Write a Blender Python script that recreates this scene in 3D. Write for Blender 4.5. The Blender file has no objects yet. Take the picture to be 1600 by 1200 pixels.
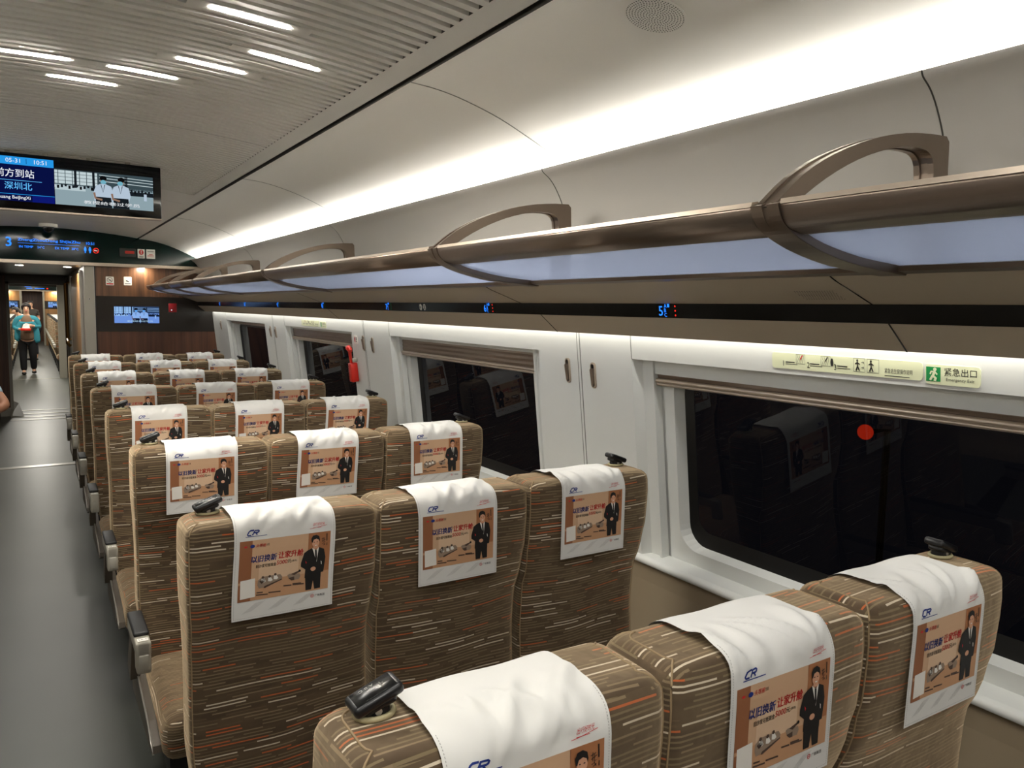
import bpy, bmesh, math, random
from mathutils import Vector, Matrix

random.seed(7)
SC = bpy.context.scene
COL = SC.collection
PI = math.pi

# ------------------------------------------------------------------ camera
CAM_H = 1.6
YAW, PITCH, ROLL, FPX = 0.5588, -0.0966, 0.0174, 1200.0
_f = Vector((math.sin(YAW) * math.cos(PITCH), math.cos(YAW) * math.cos(PITCH), math.sin(PITCH)))
_r = Vector((math.cos(YAW), -math.sin(YAW), 0))
_u = _r.cross(_f)
_c, _s = math.cos(ROLL), math.sin(ROLL)
_R, _U = _c * _r + _s * _u, -_s * _r + _c * _u
cam_data = bpy.data.cameras.new('camera')
cam_data.sensor_width = 36.0
cam_data.lens = 36.0 * FPX / 1600.0
cam_data.clip_start = 0.02
cam = bpy.data.objects.new('camera', cam_data)
cam.matrix_world = Matrix(((_R.x, _U.x, -_f.x, 0), (_R.y, _U.y, -_f.y, 0), (_R.z, _U.z, -_f.z, CAM_H), (0, 0, 0, 1)))
COL.objects.link(cam)
SC.camera = cam

# ------------------------------------------------------------------ world, lights, exposure
SC.view_settings.view_transform = 'Standard'
SC.view_settings.look = 'None'
EXPO = 1.3
KE = 2.0 ** -EXPO                # displays keep their own brightness whatever the exposure
SC.view_settings.exposure = EXPO
SC.view_settings.gamma = 1.0
SC.view_settings.use_curve_mapping = False
world = bpy.data.worlds.new('night')
SC.world = world
world.use_nodes = True
world.node_tree.nodes['Background'].inputs[0].default_value = (0.002, 0.002, 0.003, 1)
world.node_tree.nodes['Background'].inputs[1].default_value = 1.0

XC = 0.15                      # centre line of the carriage
YB, YE = -2.6, 8.65            # ends of the saloon


def mx(x):
    return 2 * XC - x


def area(name, loc, direction, sx, sy, power, color=(1, 0.972, 0.905), spread=180):
    l = bpy.data.lights.new(name, 'AREA')
    l.shape = 'RECTANGLE'
    l.size, l.size_y = sx, sy
    l.energy = power
    l.color = color
    l.spread = math.radians(spread)
    o = bpy.data.objects.new(name, l)
    o.location = loc
    d = Vector(direction).normalized()
    z = -d
    y = Vector((0, 1, 0))
    if abs(z.dot(y)) > .95:
        y = Vector((1, 0, 0))
    x = y.cross(z).normalized()
    y = z.cross(x)
    o.matrix_world = Matrix(((x.x, y.x, z.x, loc[0]), (x.y, y.y, z.y, loc[1]), (x.z, y.z, z.z, loc[2]), (0, 0, 0, 1)))
    COL.objects.link(o)
    return o


LEN = YE - YB
YM = (YE + YB) / 2
P_COVE, P_WALL = 46.0, 4.6
for sgn, nm in ((1, 'right'), (-1, 'left')):
    fx = (lambda x: x) if sgn == 1 else mx
    area('cove_lamp_' + nm, (fx(1.53), YM, 1.992), (-0.45 * sgn, 0, 1), 0.03, LEN - .1, P_COVE)
    area('wall_lamp_' + nm, (fx(1.600), YM, 1.556), (0.10 * sgn, 0, -1), 0.012, LEN - .1, P_WALL, (1, 0.98, 0.93))
# unseen bars continuing the ceiling pattern, added without fixtures for overhead light
for (x, y) in ((.17, -.25), (.32, -.47), (.47, -.69), (.02, -.03), (-.28, 2.22), (-.13, 2.43), (-.28, .6), (.47, .6), (-.3, -1.9), (.5, -1.9), (-.25, 5.9), (-.3, 7.2), (-.1, 7.6), (.38, 5.2), (.53, 5.45), (.2, 5.7), (.5, 6.7)):
    area('unseen_bar_lamp', (x, y, 2.268), (0, 0, -1), 0.19, 0.02, 1.5, (1, .97, .90))
# the vestibule and the next carriage
for (x, y) in ((-0.087, 9.324), (0.335, 9.341), (0.045, 14.045)):
    area('downlight_lamp', (x, y, 1.955), (0, 0, -1), 0.06, 0.06, 3, (1, .95, .85))
area('header_lamp', (0.962, 8.585, 1.948), (0.0, .35, -1), 0.05, 0.03, 1.0, (1, .92, .78))
for x in (-1.15, 1.45):
    area('next_carriage_lamp', (x, 26, 2.03), (-0.4 if x > 0 else .4, 0, 1), 0.03, 12.5, 44, (1, .96, .86))
area('next_ceiling_lamp', (0.1, 25, 2.24), (0, 0, -1), 0.3, 9, 34, (1, .96, .86))
area('gangway_lamp', (0.05, 16.5, 1.93), (0, 0, -1), 0.2, 0.2, 20, (1, .95, .85))  # unseen lamp without a fixture, raised to light the woman's front
area('next_entrance_fill', (0.05, 19.0, 2.24), (0, 0.1, -1), 0.6, 0.2, 14, (1, .96, .86))  # fill added to brighten the walking woman, no fixture there


# ------------------------------------------------------------------ materials
def lin(c):
    return tuple(((v / 255.) / 12.92 if v / 255. <= .04045 else ((v / 255. + .055) / 1.055) ** 2.4) for v in c)


MATS = {}


def pbr(name, rgb, rough=.5, metal=0., spec=.5, srgb=True, emit=0, **kw):
    if name in MATS:
        return MATS[name]
    m = bpy.data.materials.new(name)
    m.use_nodes = True
    b = m.node_tree.nodes['Principled BSDF']
    c = lin(rgb) if srgb else rgb
    b.inputs['Base Color'].default_value = (*c, 1)
    b.inputs['Roughness'].default_value = rough
    b.inputs['Metallic'].default_value = metal
    b.inputs['Specular IOR Level'].default_value = spec
    if emit:
        b.inputs['Emission Color'].default_value = (*c, 1)
        b.inputs['Emission Strength'].default_value = emit
    for k, v in kw.items():
        b.inputs[k.replace('_', ' ')].default_value = v
    MATS[name] = m
    return m


def glow(name, rgb, strength):
    if name in MATS:
        return MATS[name]
    m = bpy.data.materials.new(name)
    m.use_nodes = True
    nt = m.node_tree
    nt.nodes.clear()
    o = nt.nodes.new('ShaderNodeOutputMaterial')
    e = nt.nodes.new('ShaderNodeEmission')
    e.inputs[0].default_value = (*lin(rgb), 1)
    e.inputs[1].default_value = strength
    nt.links.new(e.outputs[0], o.inputs[0])
    MATS[name] = m
    return m


def noise_bump(m, scale, strength, dist=.001, detail=3, rough_var=None, color_var=None):
    nt = m.node_tree
    b = nt.nodes['Principled BSDF']
    tc = nt.nodes.new('ShaderNodeTexCoord')
    n = nt.nodes.new('ShaderNodeTexNoise')
    n.inputs['Scale'].default_value = scale
    n.inputs['Detail'].default_value = detail
    nt.links.new(tc.outputs['Object'], n.inputs['Vector'])
    if strength > 0:
        bp = nt.nodes.new('ShaderNodeBump')
        bp.inputs['Strength'].default_value = strength
        bp.inputs['Distance'].default_value = dist
        nt.links.new(n.outputs['Fac'], bp.inputs['Height'])
        nt.links.new(bp.outputs[0], b.inputs['Normal'])
    if rough_var:
        mr = nt.nodes.new('ShaderNodeMapRange')
        mr.inputs[3].default_value, mr.inputs[4].default_value = rough_var
        nt.links.new(n.outputs['Fac'], mr.inputs[0])
        nt.links.new(mr.outputs[0], b.inputs['Roughness'])
    if color_var:
        cr = nt.nodes.new('ShaderNodeValToRGB')
        cr.color_ramp.elements[0].position = .05
        cr.color_ramp.elements[1].position = .95
        cr.color_ramp.elements[0].color = (*lin(color_var[0]), 1)
        cr.color_ramp.elements[1].color = (*lin(color_var[1]), 1)
        nt.links.new(n.outputs['Fac'], cr.inputs[0])
        nt.links.new(cr.outputs[0], b.inputs['Base Color'])
    return m


def fabric():
    m = bpy.data.materials.new('striped_plush')
    m.use_nodes = True
    nt = m.node_tree
    N, L = nt.nodes, nt.links
    b = N['Principled BSDF']

    def math_(op, a, c=None, d=None):
        n = N.new('ShaderNodeMath')
        n.operation = op
        for i, v in enumerate((a, c, d)):
            if v is None:
                continue
            if isinstance(v, (int, float)):
                n.inputs[i].default_value = v
            else:
                L.new(v, n.inputs[i])
        return n.outputs[0]

    uv = N.new('ShaderNodeUVMap')
    uv.uv_map = 'UVMap'
    oi = N.new('ShaderNodeObjectInfo')
    sep = N.new('ShaderNodeSeparateXYZ')
    L.new(uv.outputs[0], sep.inputs[0])
    u = math_('ADD', sep.outputs[0], math_('MULTIPLY', oi.outputs['Random'], 7.3))
    v = math_('ADD', sep.outputs[1], math_('MULTIPLY', oi.outputs['Random'], 3.1))
    comb = N.new('ShaderNodeCombineXYZ')
    L.new(u, comb.inputs[0])
    L.new(v, comb.inputs[1])
    n1 = N.new('ShaderNodeTexNoise')
    n1.inputs['Scale'].default_value = 3.2
    n1.inputs['Detail'].default_value = 1.0
    L.new(comb.outputs[0], n1.inputs['Vector'])
    v2 = math_('ADD', v, math_('MULTIPLY', math_('SUBTRACT', n1.outputs['Fac'], .5), .035))
    vr = math_('DIVIDE', v2, .0076)
    row = math_('FLOOR', vr)
    fr = math_('FRACT', vr)
    wr = N.new('ShaderNodeTexWhiteNoise')
    wr.noise_dimensions = '1D'
    L.new(row, wr.inputs['W'])
    ur = math_('ADD', math_('DIVIDE', u, .12), math_('MULTIPLY', wr.outputs['Value'], 9.0))
    cell = math_('FLOOR', ur)
    fu = math_('FRACT', ur)
    cc = N.new('ShaderNodeCombineXYZ')
    L.new(cell, cc.inputs[0])
    L.new(row, cc.inputs[1])
    w2 = N.new('ShaderNodeTexWhiteNoise')
    w2.noise_dimensions = '2D'
    L.new(cc.outputs[0], w2.inputs['Vector'])
    cc3 = N.new('ShaderNodeCombineXYZ')
    L.new(math_('ADD', cell, 77.0), cc3.inputs[0])
    L.new(row, cc3.inputs[1])
    w3 = N.new('ShaderNodeTexWhiteNoise')
    w3.noise_dimensions = '2D'
    L.new(cc3.outputs[0], w3.inputs['Vector'])
    seglen = math_('ADD', math_('MULTIPLY', w3.outputs['Value'], .65), .5)
    inu = math_('LESS_THAN', fu, seglen)
    inv = math_('LESS_THAN', math_('ABSOLUTE', math_('SUBTRACT', fr, .5)), .19)
    mask = math_('MULTIPLY', inu, inv)
    ramp = N.new('ShaderNodeValToRGB')
    ramp.color_ramp.interpolation = 'CONSTANT'
    cols = [(0.0, (94, 78, 59)), (.10, (116, 102, 77)), (.48, (126, 109, 84)), (.78, (206, 193, 170)), (.885, (184, 94, 52))]
    e = ramp.color_ramp.elements
    e[0].position, e[0].color = 0, (*lin(cols[0][1]), 1)
    e[1].position, e[1].color = cols[1][0], (*lin(cols[1][1]), 1)
    for p, c in cols[2:]:
        x = e.new(p)
        x.color = (*lin(c), 1)
    L.new(w2.outputs['Value'], ramp.inputs[0])
    # ground colour in broad patches
    n2 = N.new('ShaderNodeTexNoise')
    n2.inputs['Scale'].default_value = 9.0
    sv = N.new('ShaderNodeVectorMath')
    sv.operation = 'MULTIPLY'
    sv.inputs[1].default_value = (1, 4, 1)
    L.new(comb.outputs[0], sv.inputs[0])
    L.new(sv.outputs[0], n2.inputs['Vector'])
    r2 = N.new('ShaderNodeValToRGB')
    r2.color_ramp.elements[0].position = .38
    r2.color_ramp.elements[1].position = .62
    r2.color_ramp.elements[0].color = (*lin((74, 60, 46)), 1)
    r2.color_ramp.elements[1].color = (*lin((88, 73, 55)), 1)
    L.new(n2.outputs['Fac'], r2.inputs[0])
    mix = N.new('ShaderNodeMix')
    mix.data_type = 'RGBA'
    L.new(mask, mix.inputs['Factor'])
    L.new(r2.outputs[0], mix.inputs['A'])
    L.new(ramp.outputs[0], mix.inputs['B'])
    L.new(mix.outputs['Result'], b.inputs['Base Color'])
    b.inputs['Roughness'].default_value = .9
    b.inputs['Specular IOR Level'].default_value = .2
    b.inputs['Sheen Weight'].default_value = 1.0
    b.inputs['Sheen Roughness'].default_value = .5
    b.inputs['Sheen Tint'].default_value = (*lin((225, 200, 165)), 1)
    n3 = N.new('ShaderNodeTexNoise')
    n3.inputs['Scale'].default_value = 24
    n3.inputs['Detail'].default_value = 2
    L.new(comb.outputs[0], n3.inputs['Vector'])
    bp = N.new('ShaderNodeBump')
    bp.inputs['Strength'].default_value = .35
    bp.inputs['Distance'].default_value = .008
    L.new(n3.outputs['Fac'], bp.inputs['Height'])
    L.new(bp.outputs[0], b.inputs['Normal'])
    return m


def wood(name, dark, light, axis='Z', scale=1.0, rough=.35):
    m = bpy.data.materials.new(name)
    m.use_nodes = True
    nt = m.node_tree
    N, L = nt.nodes, nt.links
    b = N['Principled BSDF']
    tc = N.new('ShaderNodeTexCoord')
    mp = N.new('ShaderNodeMapping')
    mp.inputs['Scale'].default_value = (22 * scale, 22 * scale, .8 * scale) if axis == 'Z' else (.8 * scale, 22 * scale, 22 * scale)
    L.new(tc.outputs['Object'], mp.inputs[0])
    n = N.new('ShaderNodeTexNoise')
    n.inputs['Scale'].default_value = 1.0
    n.inputs['Detail'].default_value = 6
    n.inputs['Distortion'].default_value = .6
    L.new(mp.outputs[0], n.inputs['Vector'])
    r = N.new('ShaderNodeValToRGB')
    r.color_ramp.elements[0].position = .35
    r.color_ramp.elements[1].position = .68
    r.color_ramp.elements[0].color = (*lin(dark), 1)
    r.color_ramp.elements[1].color = (*lin(light), 1)
    L.new(n.outputs['Fac'], r.inputs[0])
    L.new(r.outputs[0], b.inputs['Base Color'])
    b.inputs['Roughness'].default_value = rough
    return m


def clear_pane():
    m = bpy.data.materials.new('window_glass')
    m.use_nodes = True
    nt = m.node_tree
    N, L = nt.nodes, nt.links
    N.clear()
    o = N.new('ShaderNodeOutputMaterial')
    t = N.new('ShaderNodeBsdfTransparent')
    t.inputs[0].default_value = (.35, .37, .37, 1)
    g = N.new('ShaderNodeBsdfGlossy')
    g.inputs['Roughness'].default_value = .01
    fr = N.new('ShaderNodeFresnel')
    fr.inputs['IOR'].default_value = 1.5
    mixs = N.new('ShaderNodeMixShader')
    hf = N.new('ShaderNodeMath')
    hf.operation = 'MULTIPLY'
    hf.inputs[1].default_value = .75
    L.new(fr.outputs[0], hf.inputs[0])
    L.new(hf.outputs[0], mixs.inputs[0])
    L.new(t.outputs[0], mixs.inputs[1])
    L.new(g.outputs[0], mixs.inputs[2])
    L.new(mixs.outputs[0], o.inputs[0])
    return m


def frosted():
    m = bpy.data.materials.new('frosted_glass')
    m.use_nodes = True
    nt = m.node_tree
    N, L = nt.nodes, nt.links
    N.clear()
    o = N.new('ShaderNodeOutputMaterial')
    t = N.new('ShaderNodeBsdfTranslucent')
    t.inputs[0].default_value = (.37, .45, .68, 1)
    tr = N.new('ShaderNodeBsdfTransparent')
    tr.inputs[0].default_value = (.38, .46, .70, 1)
    g = N.new('ShaderNodeBsdfGlossy')
    g.inputs['Roughness'].default_value = .4
    m1 = N.new('ShaderNodeMixShader')
    m1.inputs[0].default_value = .3
    L.new(t.outputs[0], m1.inputs[1])
    L.new(tr.outputs[0], m1.inputs[2])
    g.inputs['Color'].default_value = (.7, .8, 1, 1)
    m2 = N.new('ShaderNodeMixShader')
    m2.inputs[0].default_value = .14
    L.new(m1.outputs[0], m2.inputs[1])
    L.new(g.outputs[0], m2.inputs[2])
    L.new(m2.outputs[0], o.inputs[0])
    return m


M_FAB = fabric()
M_WALL = pbr('wall_white', (215, 217, 213), .45)
M_WSEAM = pbr('wall_seam', (120, 122, 116), .6)
M_CEIL = pbr('ceiling_white', (228, 226, 220), .5)
M_SLAT = pbr('slat_ceiling', (206, 204, 198), .45)
M_GROOVE = pbr('dark_groove', (62, 59, 54), .7)
M_COVE = pbr('panel_grey', (190, 188, 183), .45)
M_VAL = pbr('valance_taupe', (186, 172, 150), .55)
M_LOW = pbr('lower_wall_taupe', (150, 135, 112), .6)
M_METAL = pbr('champagne_metal', (138, 124, 112), .33, .85)
M_METAL_L = pbr('champagne_light', (188, 174, 158), .36, .7)
M_BLACK = pbr('black_gloss', (8, 9, 11), .12, 0, .5)
M_STRIP = pbr('strip_black', (6, 7, 9), .15, 0, .25)
M_BLACKM = pbr('black_matt', (20, 20, 20), .55)
M_RUBBER = pbr('rubber_black', (14, 15, 16), .4)
M_CLOTH = noise_bump(pbr('white_cloth', (224, 223, 219), .85, 0, .2), 900, .12, .0004)
M_PIPE = pbr('piping', (150, 128, 96), .8)
M_GREY = pbr('grey_plastic', (168, 163, 150), .45)
M_SHELL = pbr('seat_shell', (86, 78, 68), .5)
M_FLOOR = noise_bump(pbr('vinyl_floor', (76, 78, 71), .37, 0, .45), 1.6, .0, .001, 2, None, ((60, 62, 57), (74, 76, 69)))
M_GLASS = clear_pane()
M_FROST = frosted()
M_WOOD = wood('walnut', (64, 42, 28), (112, 76, 49))
M_WOODD = wood('walnut_dark', (72, 43, 30), (104, 66, 45), rough=.4)
M_WOODL = wood('oak_warm', (126, 90, 52), (164, 122, 74))
M_HEADER = pbr('header_glass', (2, 27, 24), .10, 0, .3)
M_BAND = pbr('smoked_band', (44, 39, 35), .14, 0, .5)
M_STEEL = pbr('steel', (176, 172, 164), .3, .6)
M_BRASS = pbr('brass', (190, 150, 90), .3, .9)
M_RED = pbr('red_plastic', (214, 44, 30), .35)
M_STICK = pbr('sticker_white', (236, 232, 224), .5)
M_LUMI = pbr('photoluminescent', (222, 226, 190), .5)
M_INK = pbr('ink_black', (24, 22, 22), .6)
M_INKR = pbr('ink_red', (204, 40, 44), .6)
M_INKB = pbr('ink_blue', (22, 48, 128), .6)
M_GREEN = pbr('sign_green', (20, 140, 70), .5)
M_BARG = glow('lamp_diffuser', (255, 248, 236), 215.0)
M_SPOTG = glow('spot_diffuser', (255, 246, 228), 14.0)
M_BLUEG = glow('display_blue', (40, 128, 255), 1.6 * KE)
M_WHITEG = glow('display_white', (235, 240, 250), 1.0 * KE)
M_REDG = glow('display_red', (255, 50, 36), 1.2 * KE)
M_GREENG = glow('display_green', (30, 150, 90), .5 * KE)
M_SKIN = pbr('skin', (206, 158, 128), .55)
M_HAIR = pbr('hair', (24, 19, 17), .5)


# ------------------------------------------------------------------ mesh helpers
class MB:
    def __init__(self):
        self.v, self.f, self.m, self.uv, self.sm = [], [], [], [], []

    def add(self, verts, faces, mat=0, uvs=None, smooth=False):
        o = len(self.v)
        self.v += [tuple(p) for p in verts]
        for i, f in enumerate(faces):
            self.f.append([o + k for k in f])
            self.m.append(mat)
            self.uv.append(uvs[i] if uvs else None)
            self.sm.append(smooth)

    def box(self, x0, x1, y0, y1, z0, z1, mat=0):
        v = [(x, y, z) for x in (x0, x1) for y in (y0, y1) for z in (z0, z1)]
        self.add(v, [(0, 1, 3, 2), (4, 6, 7, 5), (0, 4, 5, 1), (2, 3, 7, 6), (0, 2, 6, 4), (1, 5, 7, 3)], mat)

    def quad(self, a, b, c, d, mat=0):
        self.add([a, b, c, d], [(0, 1, 2, 3)], mat)

    def rbox(self, x0, x1, y0, y1, z0, z1, r, mat=0, seg=3, xf=None):
        bm = bmesh.new()
        bmesh.ops.create_cube(bm, size=1)
        for w in bm.verts:
            w.co = Vector(((x0 + x1) / 2 + w.co.x * (x1 - x0), (y0 + y1) / 2 + w.co.y * (y1 - y0), (z0 + z1) / 2 + w.co.z * (z1 - z0)))
        bmesh.ops.bevel(bm, geom=list(bm.edges), offset=r, segments=seg, profile=.5, affect='EDGES')
        self.bm(bm, mat, xf)

    def bm(self, bm, mat=0, xf=None, smooth=True):
        bm.verts.index_update()
        vs = [(xf @ w.co) if xf else w.co.copy() for w in bm.verts]
        self.add(vs, [[w.index for w in f.verts] for f in bm.faces], mat, smooth=smooth)
        bm.free()

    def sweep(self, prof, y0, y1, mat=0, smooth=True, n=1, flip=False):
        """profile of (x, z) points carried along y"""
        k = len(prof)
        vs = []
        for j in range(n + 1):
            y = y0 + (y1 - y0) * j / n
            vs += [(p[0], y, p[1]) for p in prof]
        fs = []
        for j in range(n):
            for i in range(k - 1):
                f = (j * k + i, j * k + i + 1, (j + 1) * k + i + 1, (j + 1) * k + i)
                fs.append(f[::-1] if flip else f)
        self.add(vs, fs, mat, smooth=smooth)

    def bar(self, prof, y0, y1, mat=0, smooth=False):
        """closed (x, z) outline carried along y with end caps"""
        k = len(prof)
        vs = [(p[0], y0, p[1]) for p in prof] + [(p[0], y1, p[1]) for p in prof]
        fs = [(i, (i + 1) % k, k + (i + 1) % k, k + i) for i in range(k)]
        self.add(vs, fs, mat, smooth=smooth)
        self.add(vs, [list(range(k))[::-1], list(range(k, 2 * k))], mat)

    def tube(self, pts, r, mat=0, seg=8, cap=True, closed=False, flat=None):
        P = [Vector(p) for p in pts]
        n = len(P)
        rr = r if isinstance(r, (list, tuple)) else [r] * n
        up = Vector((0, 0, 1))
        rings = []
        for i in range(n):
            a = P[i - 1] if (i > 0 or closed) else P[i]
            b = P[(i + 1) % n] if (i < n - 1 or closed) else P[i]
            t = (b - a).normalized()
            ref = flat if flat is not None else (up if abs(t.dot(up)) < .95 else Vector((0, 1, 0)))
            s = t.cross(Vector(ref)).normalized()
            w = s.cross(t)
            rings.append([P[i] + (s * math.cos(2 * PI * k / seg) + w * math.sin(2 * PI * k / seg)) * rr[i] for k in range(seg)])
        vs = [p for ring in rings for p in ring]
        fs = []
        m = n if closed else n - 1
        for i in range(m):
            j = (i + 1) % n
            for k in range(seg):
                k2 = (k + 1) % seg
                fs.append((i * seg + k, j * seg + k, j * seg + k2, i * seg + k2))
        self.add(vs, fs, mat, smooth=True)
        if cap and not closed:
            self.add(rings[0], [list(range(seg))], mat)
            self.add(rings[-1], [list(range(seg))[::-1]], mat)

    def ribbon(self, path, half, thick, mat=0, normal=Vector((0, 1, 0))):
        """rectangular section carried along a path lying in the plane with this normal"""
        P = [Vector(p) for p in path]
        n = len(P)
        vs = []
        for i in range(n):
            t = (P[min(i + 1, n - 1)] - P[max(i - 1, 0)]).normalized()
            s = normal.cross(t).normalized()
            th = thick[i] if isinstance(thick, (list, tuple)) else thick
            for a, b in ((-1, -1), (1, -1), (1, 1), (-1, 1)):
                vs.append(P[i] + s * (a * th / 2) + normal * (b * half))
        fs = []
        for i in range(n - 1):
            for k in range(4):
                fs.append((i * 4 + k, i * 4 + (k + 1) % 4, i * 4 + 4 + (k + 1) % 4, i * 4 + 4 + k))
        fs += [(0, 1, 2, 3), (n * 4 - 1, n * 4 - 2, n * 4 - 3, n * 4 - 4)]
        self.add(vs, fs, mat)

    def disc(self, c, r, axis, mat=0, seg=20, depth=0):
        c = Vector(c)
        a = Vector(axis).normalized()
        s = a.orthogonal().normalized()
        w = a.cross(s)
        ring = [c + (s * math.cos(2 * PI * k / seg) + w * math.sin(2 * PI * k / seg)) * r for k in range(seg)]
        if depth:
            top = [p + a * depth for p in ring]
            self.add(ring + top, [(k, (k + 1) % seg, seg + (k + 1) % seg, seg + k) for k in range(seg)], mat)
            self.add(top, [list(range(seg))], mat)
        self.add(ring, [list(range(seg))], mat)

    def ellipsoid(self, c, r, mat=0, xf=None, u=14, v=9):
        bm = bmesh.new()
        bmesh.ops.create_uvsphere(bm, u_segments=u, v_segments=v, radius=1)
        for w in bm.verts:
            w.co = Vector((c[0] + w.co.x * r[0], c[1] + w.co.y * r[1], c[2] + w.co.z * r[2]))
        self.bm(bm, mat, xf)

    def boxuv(self, scale=1.0):
        """u along x (or y on the sides), v along the height and over the top"""
        for i, f in enumerate(self.f):
            P = [Vector(self.v[k]) for k in f]
            nrm = Vector((0, 0, 0))
            for a in range(len(P)):
                p, q = P[a], P[(a + 1) % len(P)]
                nrm += p.cross(q)
            ax = max(range(3), key=lambda t: abs(nrm[t]))
            if ax == 0:
                self.uv[i] = [(p.y + .31, p.z + .013) for p in P]
            elif ax == 1:
                self.uv[i] = [(p.x, p.z) for p in P]
            else:
                self.uv[i] = [(p.x, p.y * .9 + .41) for p in P]

    def build(self, name, mats, parent=None, loc=None):
        me = bpy.data.meshes.new(name)
        me.from_pydata(self.v, [], self.f)
        if not isinstance(mats, (list, tuple)):
            mats = [mats]
        for m in mats:
            me.materials.append(m)
        me.polygons.foreach_set('material_index', self.m)
        me.polygons.foreach_set('use_smooth', self.sm)
        if any(u is not None for u in self.uv):
            lay = me.uv_layers.new(name='UVMap')
            for p, u in zip(me.polygons, self.uv):
                if u:
                    for li, c in zip(p.loop_indices, u):
                        lay.data[li].uv = c
        me.update()
        o = bpy.data.objects.new(name, me)
        COL.objects.link(o)
        if parent:
            o.parent = parent
        if loc:
            o.location = loc
        return o


def fixnormals(o):
    bm = bmesh.new()
    bm.from_mesh(o.data)
    bmesh.ops.remove_doubles(bm, verts=bm.verts, dist=1e-5)
    bmesh.ops.recalc_face_normals(bm, faces=bm.faces)
    bm.to_mesh(o.data)
    bm.free()
    return o


def thing(name, label, cat, loc=(0, 0, 0), group=None):
    o = bpy.data.objects.new(name, None)
    o.empty_display_size = .05
    o.location = loc
    COL.objects.link(o)
    return tag(o, label, cat, group)


def tag(o, label, cat, group=None):
    o['label'], o['category'] = label, cat
    if group:
        o['group'] = group
    return o


def struct(o):
    o['kind'] = 'structure'
    return o


def spline(pts, n=6):
    P = [Vector((*p, 0)) if len(p) == 2 else Vector(p) for p in pts]
    out = []
    for i in range(len(P) - 1):
        p0, p1, p2, p3 = P[max(i - 1, 0)], P[i], P[i + 1], P[min(i + 2, len(P) - 1)]
        for k in range(n):
            t = k / n
            out.append(.5 * ((2 * p1) + (p2 - p0) * t + (2 * p0 - 5 * p1 + 4 * p2 - p3) * t * t + (3 * p1 - p0 - 3 * p2 + p3) * t ** 3))
    out.append(P[-1])
    return [tuple(p)[:len(pts[0])] for p in out]


_TXT = {}


def text2d(s, res=2, bold=0.0, shear=0.0):
    """flat glyph geometry, scaled so that a capital or a han character is about 1 high; (verts, faces, width)"""
    key = (s, res, bold, shear)
    if key in _TXT:
        return _TXT[key]
    c = bpy.data.curves.new('text', 'FONT')
    c.body = s
    c.resolution_u = res
    c.offset = bold
    c.shear = shear
    o = bpy.data.objects.new('text', c)
    COL.objects.link(o)
    bpy.context.view_layer.update()
    dg = bpy.context.evaluated_depsgraph_get()
    me = bpy.data.meshes.new_from_object(o.evaluated_get(dg))
    vs = [(v.co.x, v.co.y) for v in me.vertices]
    fs = [list(p.vertices) for p in me.polygons]
    bpy.data.objects.remove(o)
    bpy.data.curves.remove(c)
    bpy.data.meshes.remove(me)
    if not vs:
        vs, fs = [(0, 0)], []
    x0, x1 = min(v[0] for v in vs), max(v[0] for v in vs)
    y0, y1 = min(v[1] for v in vs), max(v[1] for v in vs)
    h = (y1 - y0) or 1
    r = ([((x - x0) / h, (y - y0) / h) for x, y in vs], fs, (x1 - x0) / h)
    _TXT[key] = r
    return r


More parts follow.
